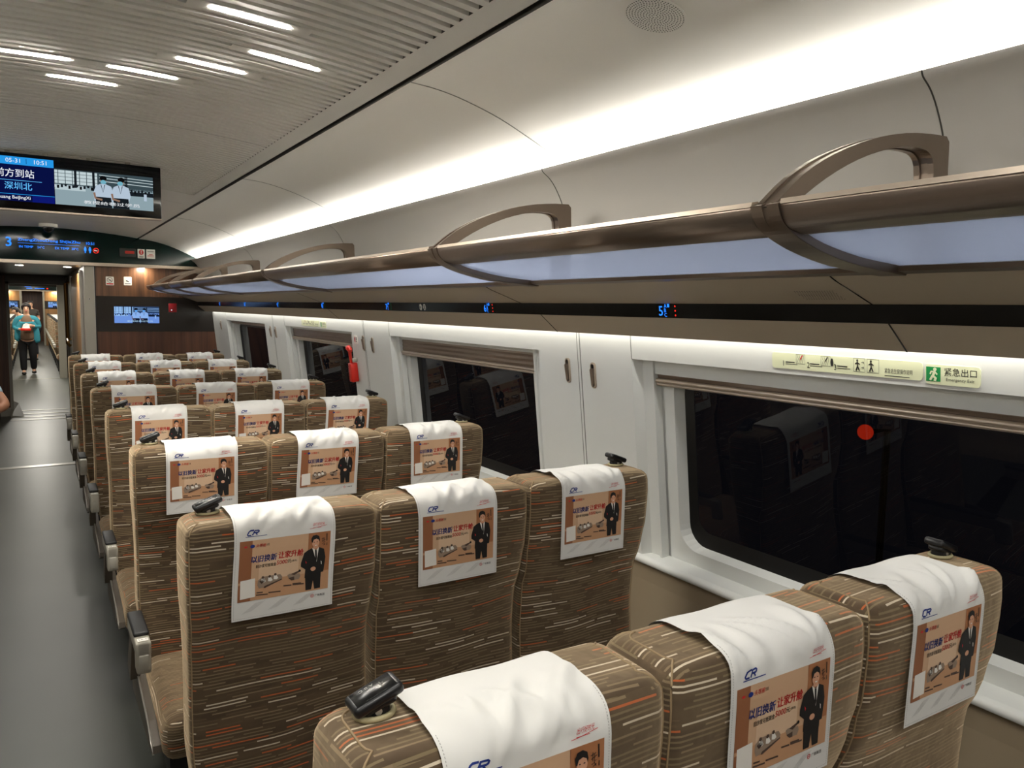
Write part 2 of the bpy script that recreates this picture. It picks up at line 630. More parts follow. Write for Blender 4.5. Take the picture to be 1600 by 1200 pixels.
class Decal:
    """2-D drawing of coloured layers (a, b, layer) kept as flat polygons; put() maps it onto a surface"""

    def __init__(self):
        self.items = []

    def poly(self, pts, mat, layer=1):
        self.items.append(([tuple(p) for p in pts], [list(range(len(pts)))], mat, layer))

    def rect(self, a0, b0, a1, b1, mat, layer=1, na=1, nb=1):
        vs = [(a0 + (a1 - a0) * i / na, b0 + (b1 - b0) * j / nb) for j in range(nb + 1) for i in range(na + 1)]
        fs = [(j * (na + 1) + i, j * (na + 1) + i + 1, (j + 1) * (na + 1) + i + 1, (j + 1) * (na + 1) + i) for j in range(nb) for i in range(na)]
        self.items.append((vs, fs, mat, layer))

    def ell(self, a, b, ra, rb, mat, layer=1, n=16, rot=0):
        c, s = math.cos(rot), math.sin(rot)
        self.poly([(a + ra * math.cos(2 * PI * k / n) * c - rb * math.sin(2 * PI * k / n) * s,
                    b + ra * math.cos(2 * PI * k / n) * s + rb * math.sin(2 * PI * k / n) * c) for k in range(n)], mat, layer)

    def ring(self, a, b, r, w, mat, layer=1, n=20):
        vs = [(a + (r - q * w) * math.cos(2 * PI * k / n), b + (r - q * w) * math.sin(2 * PI * k / n)) for q in (0, 1) for k in range(n)]
        self.items.append((vs, [(k, (k + 1) % n, n + (k + 1) % n, n + k) for k in range(n)], mat, layer))

    def line(self, pts, w, mat, layer=1):
        n = len(pts)
        vs = []
        for i in range(n):
            p, q = pts[max(i - 1, 0)], pts[min(i + 1, n - 1)]
            dx, dy = q[0] - p[0], q[1] - p[1]
            l = math.hypot(dx, dy) or 1
            nx, ny = -dy / l * w / 2, dx / l * w / 2
            vs += [(pts[i][0] + nx, pts[i][1] + ny), (pts[i][0] - nx, pts[i][1] - ny)]
        self.items.append((vs, [(2 * i, 2 * i + 1, 2 * i + 3, 2 * i + 2) for i in range(n - 1)], mat, layer))

    def text(self, s, a, b, h, mat, layer=2, width=None, bold=0.0, shear=0.0, anchor='l', res=2):
        v, f, w = text2d(s, res, 0.0, shear)
        sx = (width * len(s) / w) if width else h
        off = {'l': 0, 'c': -.5, 'r': -1}[anchor] * w * sx
        # heavier strokes: the same glyphs repeated a hair to each side
        for q, r_ in (((0, 0),) if not bold else ((-.9, -.5), (.9, -.5), (-.9, .5), (.9, .5), (0, 0))):
            self.items.append(([(a + off + x * sx + q * bold * h * .55, b + y * h + r_ * bold * h * .45) for x, y in v], f, mat, layer))

    def put(self, mb, fn, step=.0005):
        """fn(a, b, offset) -> point"""
        for vs, fs, mat, layer in self.items:
            mb.add([fn(a, b, layer * step) for a, b in vs], fs, mat)

    def at(self, mb, origin, ea, eb, step=.0005):
        O, A, B = Vector(origin), Vector(ea), Vector(eb)
        n = A.cross(B).normalized()
        self.put(mb, lambda a, b, o: O + A * a + B * b + n * o, step)


# ================================================================== the setting
def both(fn):
    """the same length of shell on the right and, mirrored, on the left"""
    fn(1, lambda x: x, 'right')
    fn(-1, mx, 'left')


b = MB()
b.box(-1.52, 1.82, YB - .05, 36.2, -.03, 0)
struct(b.build('floor', M_FLOOR))

# slatted centre of the ceiling
def zc(x):
    return 2.302 - .046 * ((x - XC) / .71) ** 2


NX = 10
XS = [mx(.86) + (.86 - mx(.86)) * i / NX for i in range(NX + 1)]
b = MB()
PER, SL, DEP = .0455, .021, .019
y = YB
while y < 5.0:
    y1, y2 = y + PER - SL, y + PER
    lo1 = [(x, y, zc(x)) for x in XS]
    lo2 = [(x, y1, zc(x)) for x in XS]
    up1 = [(x, y1 + .003, zc(x) + DEP) for x in XS]
    up2 = [(x, y2 - .003, zc(x) + DEP) for x in XS]
    lo3 = [(x, y2, zc(x)) for x in XS]
    v = lo1 + lo2 + up1 + up2 + lo3
    k = NX + 1
    for s in range(4):
        b.add(v, [(s * k + i, s * k + i + 1, (s + 1) * k + i + 1, (s + 1) * k + i) for i in range(NX)], 0)
    for i in (0, NX):
        b.add([lo2[i], up1[i], up2[i], lo3[i]], [(0, 1, 2, 3)], 1)
    y = y2
ysm = y
lo1 = [(x, ysm, zc(x)) for x in XS]
lo2 = [(x, YE + .05, zc(x)) for x in XS]
b.add(lo1 + lo2, [(i, i + 1, NX + 2 + i, NX + 1 + i) for i in range(NX)], 0)
for s in (1, -1):
    f = (lambda x: x) if s == 1 else mx
    b.sweep([(f(.86), zc(.86)), (f(.915), 2.2485), (f(.927), 2.2465)], YB, YE + .05, 0)
    b.sweep([(f(.927), 2.2465), (f(.929), 2.275), (f(.943), 2.275), (f(.943), 2.241)], YB, YE + .05, 1, smooth=False)
for yy in (3.33, 5.5, 7.6):           # joints across the centre panels
    v = [(x, yy - .002, zc(x) - .0012) for x in XS] + [(x, yy + .002, zc(x) - .0012) for x in XS]
    b.add(v, [(i, i + 1, NX + 2 + i, NX + 1 + i) for i in range(NX)], 2)
struct(b.build('ceiling', [M_SLAT, M_GROOVE, M_WSEAM]))

CEILP = spline([(.943, 2.241), (1.03, 2.234), (1.12, 2.217), (1.24, 2.182), (1.36, 2.133), (1.45, 2.091), (1.52, 2.058), (1.585, 2.015)], 4)
PANELP = spline([(1.432, 2.060), (1.438, 2.049), (1.465, 2.03), (1.49, 2.001), (1.515, 1.958), (1.534, 1.91), (1.546, 1.86), (1.551, 1.80), (1.551, 1.69)], 4)


def ceil_side(s, f, nm):
    b = MB()
    b.sweep([(f(x), z) for x, z in CEILP], YB, YE + .05, 0)
    for yy in (2.08, 4.13, 6.3, .0):          # shadow gaps between panels
        b.ribbon([(f(x), yy, z - .0006) for x, z in CEILP], .0022, .0012, 1)
    struct(b.build('ceiling_panel_' + nm, [M_CEIL, M_WSEAM]))
    b = MB()
    b.sweep([(f(x), z) for x, z in PANELP], YB, YE + .05, 0)
    b.sweep([(f(1.432), 2.060), (f(1.455), 2.050), (f(1.485), 2.018), (f(1.508), 1.985), (f(1.60), 1.985), (f(1.60), 2.03)], YB, YE + .05, 0, smooth=False)
    for yy in (.862, 2.13, 4.25, 6.35):
        b.ribbon([(f(x - .0004), yy, z) for x, z in PANELP], .0015, .001, 1)
    struct(b.build('trim_' + ('1' if s > 0 else '2'), [M_COVE, M_GROOVE]))
    # valance under the rack: upper face, seat number strip behind it, lower face, lamp slot
    b = MB()
    up = spline([(1.325, 1.683), (1.36, 1.667), (1.42, 1.646), (1.482, 1.6237)], 3)
    b.sweep([(f(x), z) for x, z in up], YB, YE + .05, 0)
    b.sweep([(f(1.325), 1.683), (f(1.325), 1.692), (f(1.56), 1.70)], YB, YE + .05, 0, smooth=False)
    b.sweep([(f(1.482), 1.6237), (f(1.485), 1.6225), (f(1.491), 1.5855), (f(1.489), 1.5843)], YB, YE + .05, 1, smooth=False)
    low = [(1.489, 1.5843), (1.525, 1.555), (1.56, 1.526)]
    b.sweep([(f(x), z) for x, z in low], YB, YE + .05, 0)
    b.sweep([(f(x), z) for x, z in ((1.56, 1.526), (1.573, 1.526), (1.578, 1.568), (1.64, 1.568))], YB, YE + .05, 0, smooth=False)
    for yy in (.965, 2.32, 4.55):
        b.ribbon([(f(x - .0005), yy, z - .0005) for x, z in up], .0015, .001, 1)
    for yy in (.93, 2.2, 4.45):
        b.ribbon([(f(x - .0005), yy, z - .0005) for x, z in low], .0015, .001, 1)
    struct(b.build('trim_' + ('3' if s > 0 else '4'), [M_VAL, M_STRIP]))


both(ceil_side)

WINS = [(.43, 1.896), (2.433, 3.88), (4.46, 5.91), (6.51, 7.98)]
ZT, ZS = 1.448, .80


def wx(z):
    return 1.63 + (1.53 - z) * .11


def rrect(y0, y1, z0, z1, r, n=6):
    out = []
    for cy, cz, a0 in ((y1 - r, z1 - r, 0), (y0 + r, z1 - r, 90), (y0 + r, z0 + r, 180), (y1 - r, z0 + r, 270)):
        for k in range(n + 1):
            a = math.radians(a0 + 90 * k / n)
            out.append((cy + r * math.cos(a), cz + r * math.sin(a)))
    return out


def holed(mb, outer, inner, P, mat, d):
    bm = bmesh.new()
    loops = []
    for pts in (outer, inner):
        vs = [bm.verts.new((p[0], p[1], 0)) for p in pts]
        loops += [bm.edges.new((vs[i], vs[(i + 1) % len(vs)])) for i in range(len(vs))]
    bmesh.ops.triangle_fill(bm, use_beauty=True, use_dissolve=False, edges=loops)
    bm.verts.index_update()
    mb.add([P(w.co.x, w.co.y, d) for w in bm.verts], [[w.index for w in fc.verts] for fc in bm.faces], mat)
    bm.free()


def side_wall(s, f, nm):
    def P(y, z, d=0.):
        return (f(wx(z) + d), y, z)
    b = MB()
    ys = [YB] + [v for w in WINS for v in w] + [YE + .05]
    for i in range(len(ys) - 1):
        a, c = ys[i], ys[i + 1]
        win = i % 2 == 1
        for z0, z1 in ((ZT, 1.568), (.79, ZT)):
            if win and z0 == .79:
                continue
            b.quad(P(a, z0), P(c, z0), P(c, z1), P(a, z1), 0)
    # sill strip, its rolled lip, and the taupe dado below
    b.sweep([(f(wx(.79)), .79), (f(wx(.79) - .012), .785), (f(wx(.78) - .017), .777), (f(wx(.78) - .016), .768), (f(wx(.77) - .008), .763), (f(wx(.76)), .762)], YB, YE + .05, 0, smooth=True)
    b.sweep([(f(wx(.76)), .762), (f(1.722), .70), (f(1.725), .12), (f(1.70), .04), (f(1.70), 0)], YB, YE + .05, 1, smooth=False)
    for yy in (2.17, 4.25, 6.24, -.1):
        b.ribbon([P(yy, z, -.0004) for z in (1.56, 1.2, .79)], .0018, .001, 2)
        b.ribbon([P(yy + .016, z, -.0004) for z in (1.56, 1.2, .79)], .0009, .001, 2)
    for a, c in WINS:
        b.ribbon([P(c, z, -.0004) for z in (1.56, ZT)], .001, .001, 2)
    struct(b.build('wall_' + nm, [M_WALL, M_LOW, M_WSEAM]))
    for i, (a, c) in enumerate(WINS):
        b = MB()
        # reveal: slanted lip, flat step, blind guide, inner plate with the rounded opening
        for y0, sg in ((c, -1), (a, 1)):
            st = [(0, 0), (.02, .028), (.062, .03), (.066, .022), (.076, .022), (.079, .05), (.09, .05)]
            for (o0, d0), (o1, d1) in zip(st, st[1:]):
                b.quad(P(y0 + sg * o0, .79, d0), P(y0 + sg * o1, .79, d1), P(y0 + sg * o1, ZT, d1), P(y0 + sg * o0, ZT, d0), 0)
        b.quad(P(a, ZT, 0), P(c, ZT, 0), P(c, ZT - .004, .055), P(a, ZT - .004, .055), 0)
        zh = 1.405 if i == 0 else 1.432
        b.quad(P(a + .06, zh, .029), P(c - .06, zh, .029), P(c - .06, ZT, .029), P(a + .06, ZT, .029), 0)
        b.quad(P(a + .06, zh, .029), P(c - .06, zh, .029), P(c - .06, zh, .05), P(a + .06, zh, .05), 0)
        b.quad(P(a, .79, 0), P(c, .79, 0), P(c, .80, .05), P(a, .80, .05), 0)
        hole = rrect(a + .125, c - .135, .845, 1.425, .075)
        holed(b, [(a + .08, .79), (c - .08, .79), (c - .08, ZT), (a + .08, ZT)], hole, P, 0, .05)
        h2 = rrect(a + .137, c - .147, .857, 1.413, .068)
        n = len(hole)
        b.add([P(y, z, .05) for y, z in hole] + [P(y, z, .085) for y, z in h2], [(k, (k + 1) % n, n + (k + 1) % n, n + k) for k in range(n)], 0)
        w = struct(b.build('window_%d' % (i + 1 + (0 if s > 0 else 4)), [M_WALL]))
        b = MB()
        h3 = rrect(a + .165, c - .178, .905, 1.395, .05)
        b.add([P(y, z, .0845) for y, z in h2] + [P(y, z, .094) for y, z in h3], [(k, (k + 1) % n, n + (k + 1) % n, n + k) for k in range(n)], 0)
        g = b.build('gasket', M_RUBBER, w)
        b = MB()
        b.add([P(y, z, .095) for y, z in h2], [list(range(n))], 0)
        pn = b.build('pane', M_GLASS, w)
        if pn.data.polygons[0].normal.x * s > 0:          # the pane's face looks into the cabin
            pn.data.flip_normals()


both(side_wall)

# roller blinds (right side: one for each window the photograph shows)
BL = ['roller blind almost fully raised over the big window nearest the camera', 'taupe roller blind lowered a little over the second window from the camera',
      'taupe roller blind lowered a little over the third window, above the red hammer', 'roller blind rolled up over the farthest window beside the end wall']
for i, ((a, c), zb) in enumerate(zip(WINS, (1.372, 1.352, 1.352, 1.424))):
    t = thing('roller_blind', BL[i], 'blind', (wx(1.4), (a + c) / 2, 1.4))
    mb = MB()
    y0, y1 = a + .08 - (a + c) / 2, c - .08 - (a + c) / 2

    def Q(d, z):
        return (wx(z) + d - wx(1.4), z - 1.4)
    top = ZT - .004
    n = max(2, int((top - zb) / .012))
    pr = []
    for k in range(n + 1):
        z = top + (zb + .02 - top) * k / n
        pr.append(Q(.036 + (.002 if k % 2 else 0), z))
    mb.bar(pr + [(x + .006, z) for x, z in pr[::-1]], y0, y1, 0)
    mb.build('shade', M_METAL, t)
    mb = MB()
    for zz, rr in ((zb + .012, .008), (zb + .001, .005)):
        mb.bar([(Q(.034, zz)[0] + rr * 1.1 * math.cos(PI * k / 5), Q(.034, zz)[1] + rr * math.sin(PI * k / 5)) for k in range(10)], y0, y1, 0, smooth=True)
    mb.build('bottom_bar', M_METAL_L, t)

# ------------------------------------------------------------------ the end wall
b = MB()
b.box(.547, 1.80, YE, YE + .05, 1.665, 2.0, 0)
b.box(.547, 1.80, YE, YE + .05, 0, 1.312, 1)
b.box(.547, 1.80, YE - .004, YE + .05, 1.312, 1.665, 2)
b.box(-1.55, -.40, YE, YE + .05, 1.665, 2.0, 0)
b.box(-1.55, -.40, YE, YE + .05, 0, 1.312, 1)
b.box(-1.55, -.40, YE - .004, YE + .05, 1.312, 1.665, 2)
struct(b.build('wall_end', [M_WOOD, M_WOODD, M_BAND]))
b = MB()
b.box(-1.62, 1.92, YE - .012, YE + .03, 1.985, 2.40, 0)
struct(b.build('wall_header', M_HEADER))
b = MB()
b.bar([(0, 0)] * 0 or [(-1.30, 1.955), (1.62, 1.955), (1.62, 1.985), (-1.30, 1.985)], YE - .075, YE, 0)
struct(b.build('trim_5', M_METAL_L))
b = MB()                                     # grey door post, its bright edge strips
b.box(.450, .530, YE - .02, YE + .08, 0, 1.955, 0)
b.box(.530, .537, YE - .024, YE + .02, 0, 1.955, 1)
b.box(.537, .547, YE - .012, YE + .02, 0, 1.955, 2)
b.box(-.42, -.40, YE - .01, YE + .08, 0, 1.955, 0)
b.disc((.488, YE - .021, 1.632), .012, (0, -1, 0), 1, 16, .006)
b.disc((.488, YE - .028, 1.632), .005, (0, -1, 0), 2, 10)
struct(b.build('trim_6', [M_GREY, M_STEEL, M_BLACKM]))
b = MB()
b.box(-.42, .46, YE - .01, YE + .09, 0, .004, 0)
struct(b.build('trim_7', M_STEEL))
# vestibule: walls, low dark ceiling, door frame with floor tracks
M_DKCEIL = pbr('vestibule_ceiling', (48, 41, 35), .3)
M_GANG = pbr('gangway_grey', (152, 148, 136), .5)
b = MB()
b.box(.452, .50, YE + .08, 12.7, 0, 2.0, 0)
struct(b.build('wall_vestibule_right', M_GANG))
b = MB()
b.box(-.46, -.41, YE + .08, 12.7, 0, 2.0, 0)
struct(b.build('wall_vestibule_left', M_WOODD))
b = MB()
b.box(-.46, .50, YE + .02, 12.7, 1.965, 2.0, 0)
b.box(-.60, .72, 12.7, 18.75, 1.95, 2.0, 0)
struct(b.build('ceiling_vestibule', M_DKCEIL))
b = MB()
b.box(-.50, -.292, 12.70, 12.80, .12, 1.96, 0)
b.box(-.50, -.292, 12.69, 12.80, 0, .12, 2)
b.box(-.292, -.256, 12.69, 12.80, 0, 1.86, 2)
b.box(.425, .56, 12.70, 12.80, 0, 1.96, 2)
b.box(-.292, .425, 12.69, 12.80, 1.835, 1.96, 1)
struct(b.build('door_1', [M_WOODD, M_DKCEIL, M_GANG]))
b = MB()
for k, yy in enumerate((12.15, 12.45, 12.8, 13.2)):
    b.box(-.17 if k else -.29, .425, yy, yy + .07, 0, .005, 0)
b.add([(-.29, 12.45, .004), (-.13, 12.5, .004), (-.16, 12.9, .004), (-.2, 12.95, .15), (-.29, 12.95, .2), (-.29, 12.5, .03)], [(0, 1, 2, 3, 4, 5)], 1)
struct(b.build('trim_8', [M_STEEL, M_GANG]))
b = MB()
b.box(.62, .66, 12.8, 18.7, 0, 1.96, 0)
b.box(-.56, -.52, 12.8, 18.7, 0, 1.96, 0)
struct(b.build('wall_gangway', M_GANG))
b = MB()
b.box(.462, .60, 18.65, 18.75, 0, 1.95, 0)
b.box(-.60, -.405, 18.65, 18.75, 0, 1.95, 0)
b.box(-.41, .47, 18.66, 18.74, 1.90, 2.0, 1)
struct(b.build('door_2', [M_GANG, M_DKCEIL]))
b = MB()
b.box(-.42, .46, 18.6, 18.66, 0, .004, 0)
struct(b.build('trim_9', M_STEEL))
# the wooden sliding door in the vestibule
t = thing('vestibule_door', 'warm oak door panel with long brass handle in the vestibule right wall', 'door', (.452, 10.1, 0))
mb = MB()
mb.box(-.022, -.002, -1.05, 1.1, .02, 1.9, 0)
mb.build('panel', M_WOODL, t)
mb = MB()
mb.box(-.027, -.002, 1.1, 1.25, .02, 1.92, 0)
mb.box(-.027, -.002, -1.15, -1.05, .02, 1.92, 0)
mb.build('frame', M_STEEL, t)
mb = MB()
mb.tube([(-.022, 1.6, 1.86), (-.06, 1.6, 1.84), (-.06, 1.6, 1.05), (-.022, 1.6, 1.02)], .022, 0)
mb.tube([(-.022, 1.35, 1.12), (-.07, 1.35, 1.12), (-.07, 1.0, 1.10)], .014, 0)
mb.build('handle', M_BRASS, t)
# unseen closing wall behind the camera, put in to bounce light
b = MB()
b.box(-1.6, 1.9, YB - .06, YB, 0, 2.4, 0)
struct(b.build('wall_back', M_WOOD))

# ------------------------------------------------------------------ the next carriage, seen through the doors
NE = 32.7
b = MB()
b.box(1.70, 1.76, 18.75, NE, 0, 2.3, 0)
b.box(-1.46, -1.40, 18.75, NE, 0, 2.3, 0)
struct(b.build('wall_next_side', M_WALL))
b = MB()
b.box(-1.46, 1.76, 18.75, NE, 2.28, 2.33, 0)
struct(b.build('ceiling_next', M_CEIL))
b = MB()
for x0, x1 in ((-1.46, -.40), (.47, 1.76)):
    b.box(x0, x1, 18.76, 18.80, 0, 2.3, 0)
b.box(-.41, .47, 18.76, 18.80, 1.96, 2.3, 0)
struct(b.build('wall_next_near', M_WOOD))
b = MB()
for x0, x1 in ((-1.42, -.30), (.40, 1.72)):
    b.box(x0, x1, NE - .02, NE + .05, 1.62, 1.98, 0)
    b.box(x0, x1, NE - .02, NE + .05, 1.33, 1.62, 2)
    b.box(x0, x1, NE - .02, NE + .05, 0, 1.33, 0)
b.box(-1.42, 1.72, NE - .03, NE + .05, 1.995, 2.3, 1)
b.box(-1.42, 1.72, NE - .09, NE + .05, 1.965, 1.995, 3)
b.box(-.34, -.27, NE - .05, NE + .05, 0, 1.97, 4)
b.box(.36, .42, NE - .05, NE + .05, 0, 1.97, 4)
b.box(-.45, .55, NE + 3.3, NE + 3.35, 0, 2.0, 5)
b.box(-.5, -.45, NE, NE + 3.3, 0, 2.0, 4)
b.box(.55, .6, NE, NE + 3.3, 0, 2.0, 4)
b.box(-.5, .6, NE, NE + 3.3, 1.97, 2.0, 5)
struct(b.build('wall_next_end', [M_WOODL, M_HEADER, M_BAND, M_METAL_L, M_GANG, M_WOODD]))
area('next_end_lamp', (-.75, NE - .15, 1.93), (0, .6, -1), .25, .05, 2.5, (1, .9, .7))
area('next_end_lamp', (.80, NE - .15, 1.93), (0, .6, -1), .25, .05, 2.5, (1, .9, .7))
area('far_vestibule_lamp', (.05, NE + 1.6, 1.95), (0, 0, -1), .2, .2, 6, (1, .95, .85))
# ================================================================== things fixed to the shell
def emit_face(center, right, up):
    return Vector(center), Vector(right), Vector(up)


# ------------------------------------------------------------------ luggage rack
def rack(s):
    f = (lambda x: x) if s > 0 else mx
    t = thing('luggage_rack', 'long overhead luggage rack with frosted glass shelf and champagne metal rail' if s > 0 else 'long overhead luggage rack along the opposite wall, left of the aisle', 'luggage rack', (f(1.33), YB, 1.69))
    O = Vector((f(1.33), YB, 1.69))

    def L(p):
        return (p[0] - O.x, p[1] - O.y, p[2] - O.z)
    LB = [.835, 2.02, 3.95, 5.93, 7.05, 8.1] if s > 0 else [.835, 2.02, 3.95, 5.93, 8.1]
    LB = [-1.2] + LB
    yb = 8.52
    prof = [(.987, 1.769), (.989, 1.758), (.997, 1.745), (1.013, 1.734), (1.048, 1.727), (1.056, 1.733), (1.034, 1.752), (1.014, 1.771)]
    for k in range(len(LB)):                                   # one length of rail between each pair of brackets
        y0 = LB[k] + .028
        y1 = (LB[k + 1] - .028) if k + 1 < len(LB) else yb
        mb = MB()
        pr = [(f(x) - O.x, z - O.z) for x, z in prof]
        mb.bar(spline(pr + pr[:1], 3)[:-1], y0 - O.y, y1 - O.y, 0, smooth=True)
        tp = [(.986, 1.770), (.988, 1.778), (1.002, 1.7805), (1.009, 1.775), (1.006, 1.768)]
        mb.bar([(f(x) - O.x, z - O.z) for x, z in tp], y0 - O.y, y1 - O.y, 1)
        fixnormals(mb.build('rail', [M_METAL, M_METAL_L], t))
        mb = MB()
        gp = spline([(1.045, 1.733), (1.10, 1.716), (1.20, 1.699), (1.322, 1.6895)], 3)
        mb.sweep([(f(x) - O.x, z - O.z) for x, z in gp], y0 - .02 - O.y, y1 + .02 - O.y, 0)
        mb.build('glass_shelf', M_FROST, t)
    mb = MB()                                                   # bead along the back of the glass
    bp = [(1.305, 1.6885), (1.31, 1.680), (1.335, 1.676), (1.345, 1.684), (1.335, 1.694)]
    mb.bar([(f(x) - O.x, z - O.z) for x, z in bp], 0, yb - O.y, 0)
    mb.build('back_rail', M_METAL, t)
    low = spline([(.992, 1.774), (1.003, 1.752), (1.035, 1.733), (1.10, 1.713), (1.195, 1.696), (1.338, 1.684)], 4)
    upo = spline([(.992, 1.772), (1.04, 1.808), (1.10, 1.845), (1.18, 1.877), (1.27, 1.903), (1.35, 1.917), (1.425, 1.924)], 4)
    for yb_ in LB[1:]:
        mb = MB()
        nb = Vector((0, 1, 0))
        th = .026
        for dy in (-.016, .016):
            mb.ribbon([L((f(x), yb_ + dy, z)) for x, z in low], .011, .020, 0)
        mb.ribbon([L((f(x), yb_, z - .006)) for x, z in low], .026, .010, 0)
        out = spline([(.990, 1.774), (1.05, 1.822), (1.128, 1.864), (1.23, 1.901), (1.322, 1.922), (1.40, 1.931)], 3) + [(1.450, 1.933), (1.460, 1.924), (1.463, 1.85), (1.463, 1.70)]
        inn = [(1.417, 1.70), (1.415, 1.862)] + spline([(1.412, 1.880), (1.402, 1.894), (1.376, 1.901), (1.310, 1.897), (1.218, 1.872), (1.134, 1.836), (1.06, 1.793), (1.012, 1.756)], 3)
        for y0, y1, sh in ((-.019, -.008, 0), (.008, .019, 0), (-.009, .009, .006)):
            o2 = [(x - sh * .5, z - sh) for x, z in out]
            i2 = [(x + sh * .5, z + sh * .4) for x, z in inn]
            mb.bar([(f(x) - O.x, z - O.z) for x, z in o2 + i2], yb_ + y0 - O.y, yb_ + y1 - O.y, 0)
        fixnormals(mb.build('bracket', M_METAL, t))
    return t


rack(1)
rack(-1)

# ------------------------------------------------------------------ seat number displays on the black strip under the rack
sA, sB = Vector((1.485, 0, 1.6225)), Vector((1.491, 0, 1.5855))
EB = (sA - sB).normalized()
EA = Vector((0, -1, 0))
def strip_point(y, frac):
    p = sB + (sA - sB) * frac
    return Vector((p.x, y, p.z))


for k, yy in enumerate((1.59, 2.57, 3.545, 4.54, 5.535, 6.52, 7.52)):
    row = 5 + k
    org = strip_point(yy, .5) - EA.cross(EB).normalized() * 0
    t = thing('seat_number_display', 'lit blue seat number on the black strip under the rack, ' + ('nearest the camera', 'second from the camera', 'third from the camera', 'fourth from the camera', 'third from the end wall', 'second from the end wall', 'closest to the end wall')[k], 'display', tuple(org), 'seat number displays')
    mb = MB()
    d = Decal()
    d.text(str(row), -.006, -.014, .027, M_BLUEG, 1, bold=.02, anchor='r')
    for q, ch in enumerate('ABC'):
        d.text(ch, .000, .0085 - q * .0125, .0105, M_BLUEG, 1, bold=.02)
    d.rect(.013, .010, .021, .019, M_BLUEG, 1)
    d2 = Decal()
    for q in range(3):
        d2.ell(.043, .013 - q * .0125, .0026, .0026, 0, 1, 10)
    for it in d.items:
        pass
    d.items = [(a, b_, 0, c) for a, b_, m_, c in d.items]
    d.at(mb, (0, 0, 0), EA, EB, .0012)
    mb.build('numerals', M_BLUEG, t)
    mb = MB()
    d2.at(mb, (0, 0, 0), EA, EB, .0012)
    mb.build('seat_lamp', M_REDG if row < 7 else M_GREENG, t)
d = Decal()
t = thing('pictogram', 'two round white pictograms, an arrow and cutlery, on the black strip', 'sign', tuple(strip_point(3.145, .5)))
mb = MB()
d.ell(-.020, 0, .0145, .0145, 0, 1, 20)
d.line([(-.012, 0), (-.028, 0)], .003, 1, 2)
d.line([(-.021, .007), (-.028, 0), (-.021, -.007)], .003, 1, 2)
d.ell(.020, 0, .0145, .0145, 0, 1, 20)
d.line([(.012, .009), (.028, -.009)], .003, 1, 2)
d.line([(.012, -.009), (.028, .009)], .003, 1, 2)
d.at(mb, (0, 0, 0), EA, EB, .0012)
mb.build('discs', [M_STICK, M_INK], t)

# ------------------------------------------------------------------ ceiling lights, grilles
bars = [(.381, .570, 1.975), (-.047, .103, 2.648), (.221, .409, 2.643), (.070, .258, 2.858), (.530, .722, 2.222), (.375, .564, 2.428), (.067, .251, 7.2)]
BLB = ['bright white ceiling light bar nearest the camera', 'bright white ceiling light bar cut by the picture edge, furthest left', 'bright white ceiling light bar, third along the diagonal row of four',
       'bright white ceiling light bar at the far end of the diagonal row of four', 'bright white ceiling light bar first in the diagonal row of four', 'bright white ceiling light bar, second along the diagonal row of four', 'small ceiling light bar seen just under the hanging monitor']
for (x0, x1, yy), lb in zip(bars, BLB):
    xm = (x0 + x1) / 2
    w = .0080
    t = thing('ceiling_light', lb, 'ceiling light', (xm, yy, zc(xm)), 'light bars in the slatted ceiling')

    def zz(x, o):
        return zc(xm + x) - zc(xm) - o
    h = (x1 - x0) / 2
    if x0 == -.047:
        h = .095
    mb = MB()
    xs = [-h - .05 + (2 * h + .1) * k / 8 for k in range(9)]
    for s in (-1, 1):
        pass
    v = [(x, -.024, zz(x, .0024)) for x in xs] + [(x, .024, zz(x, .0024)) for x in xs]
    mb.add(v, [(k, k + 1, 10 + k, 9 + k) for k in range(8)], 0)
    mb.build('housing', M_SLAT, t)
    mb = MB()
    ring = []
    for k in range(9):
        a = -PI / 2 + PI * k / 8
        ring.append((h - w + w * math.cos(a), w * math.sin(a)))
    for k in range(9):
        a = PI / 2 + PI * k / 8
        ring.append((-h + w + w * math.cos(a), w * math.sin(a)))
    n = len(ring)
    mb.add([(x, y, zz(x, .0035)) for x, y in ring], [list(range(n))], 0)
    mb.build('diffuser', M_BARG, t)


def on_profile(prof, x):
    for (x0, z0), (x1, z1) in zip(prof, prof[1:]):
        if x0 <= x <= x1:
            k = (x - x0) / (x1 - x0)
            tn = Vector((x1 - x0, 0, z1 - z0)).normalized()
            return Vector((x, 0, z0 + (z1 - z0) * k)), tn
    return Vector((prof[-1][0], 0, prof[-1][1])), Vector((1, 0, 0))


p0, tn = on_profile(CEILP, 1.125)
nrm = Vector((tn.z, 0, -tn.x))

mb = MB()
c = Vector((1.125, 1.262, p0.z)) + nrm * .001
mb.disc(c - nrm * .0, .066, nrm, 0, 40, .0018)
for ring in range(1, 11):
    r = ring * .006
    m = int(6 * ring)
    for k in range(m):
        a = 2 * PI * k / m + ring * .4
        cc = c + nrm * .0022 + tn * (r * math.cos(a)) + Vector((0, 1, 0)) * (r * math.sin(a))
        mb.disc(cc, .0017, nrm, 1, 6)
tag(mb.build('speaker_grille', [M_CEIL, M_GROOVE]), 'round perforated speaker grille in the white ceiling panel', 'speaker')
mb = MB()
up = spline([(1.325, 1.683), (1.36, 1.667), (1.42, 1.646), (1.482, 1.6237)], 3)
for r_ in range(7):
    x = 1.408 + r_ * .0072
    p, tn = on_profile(up, x)
    nr = Vector((tn.z, 0, -tn.x))
    for k in range(16):
        yy = 1.008 + k * .0062 + (.0031 if r_ % 2 else 0)
        mb.disc(p + Vector((0, yy, 0)) + nr * .0007, .0017, nr, 0, 6)
tag(mb.build('speaker_grille', [M_BLACKM]), 'small square perforated speaker grille under the luggage rack', 'speaker')

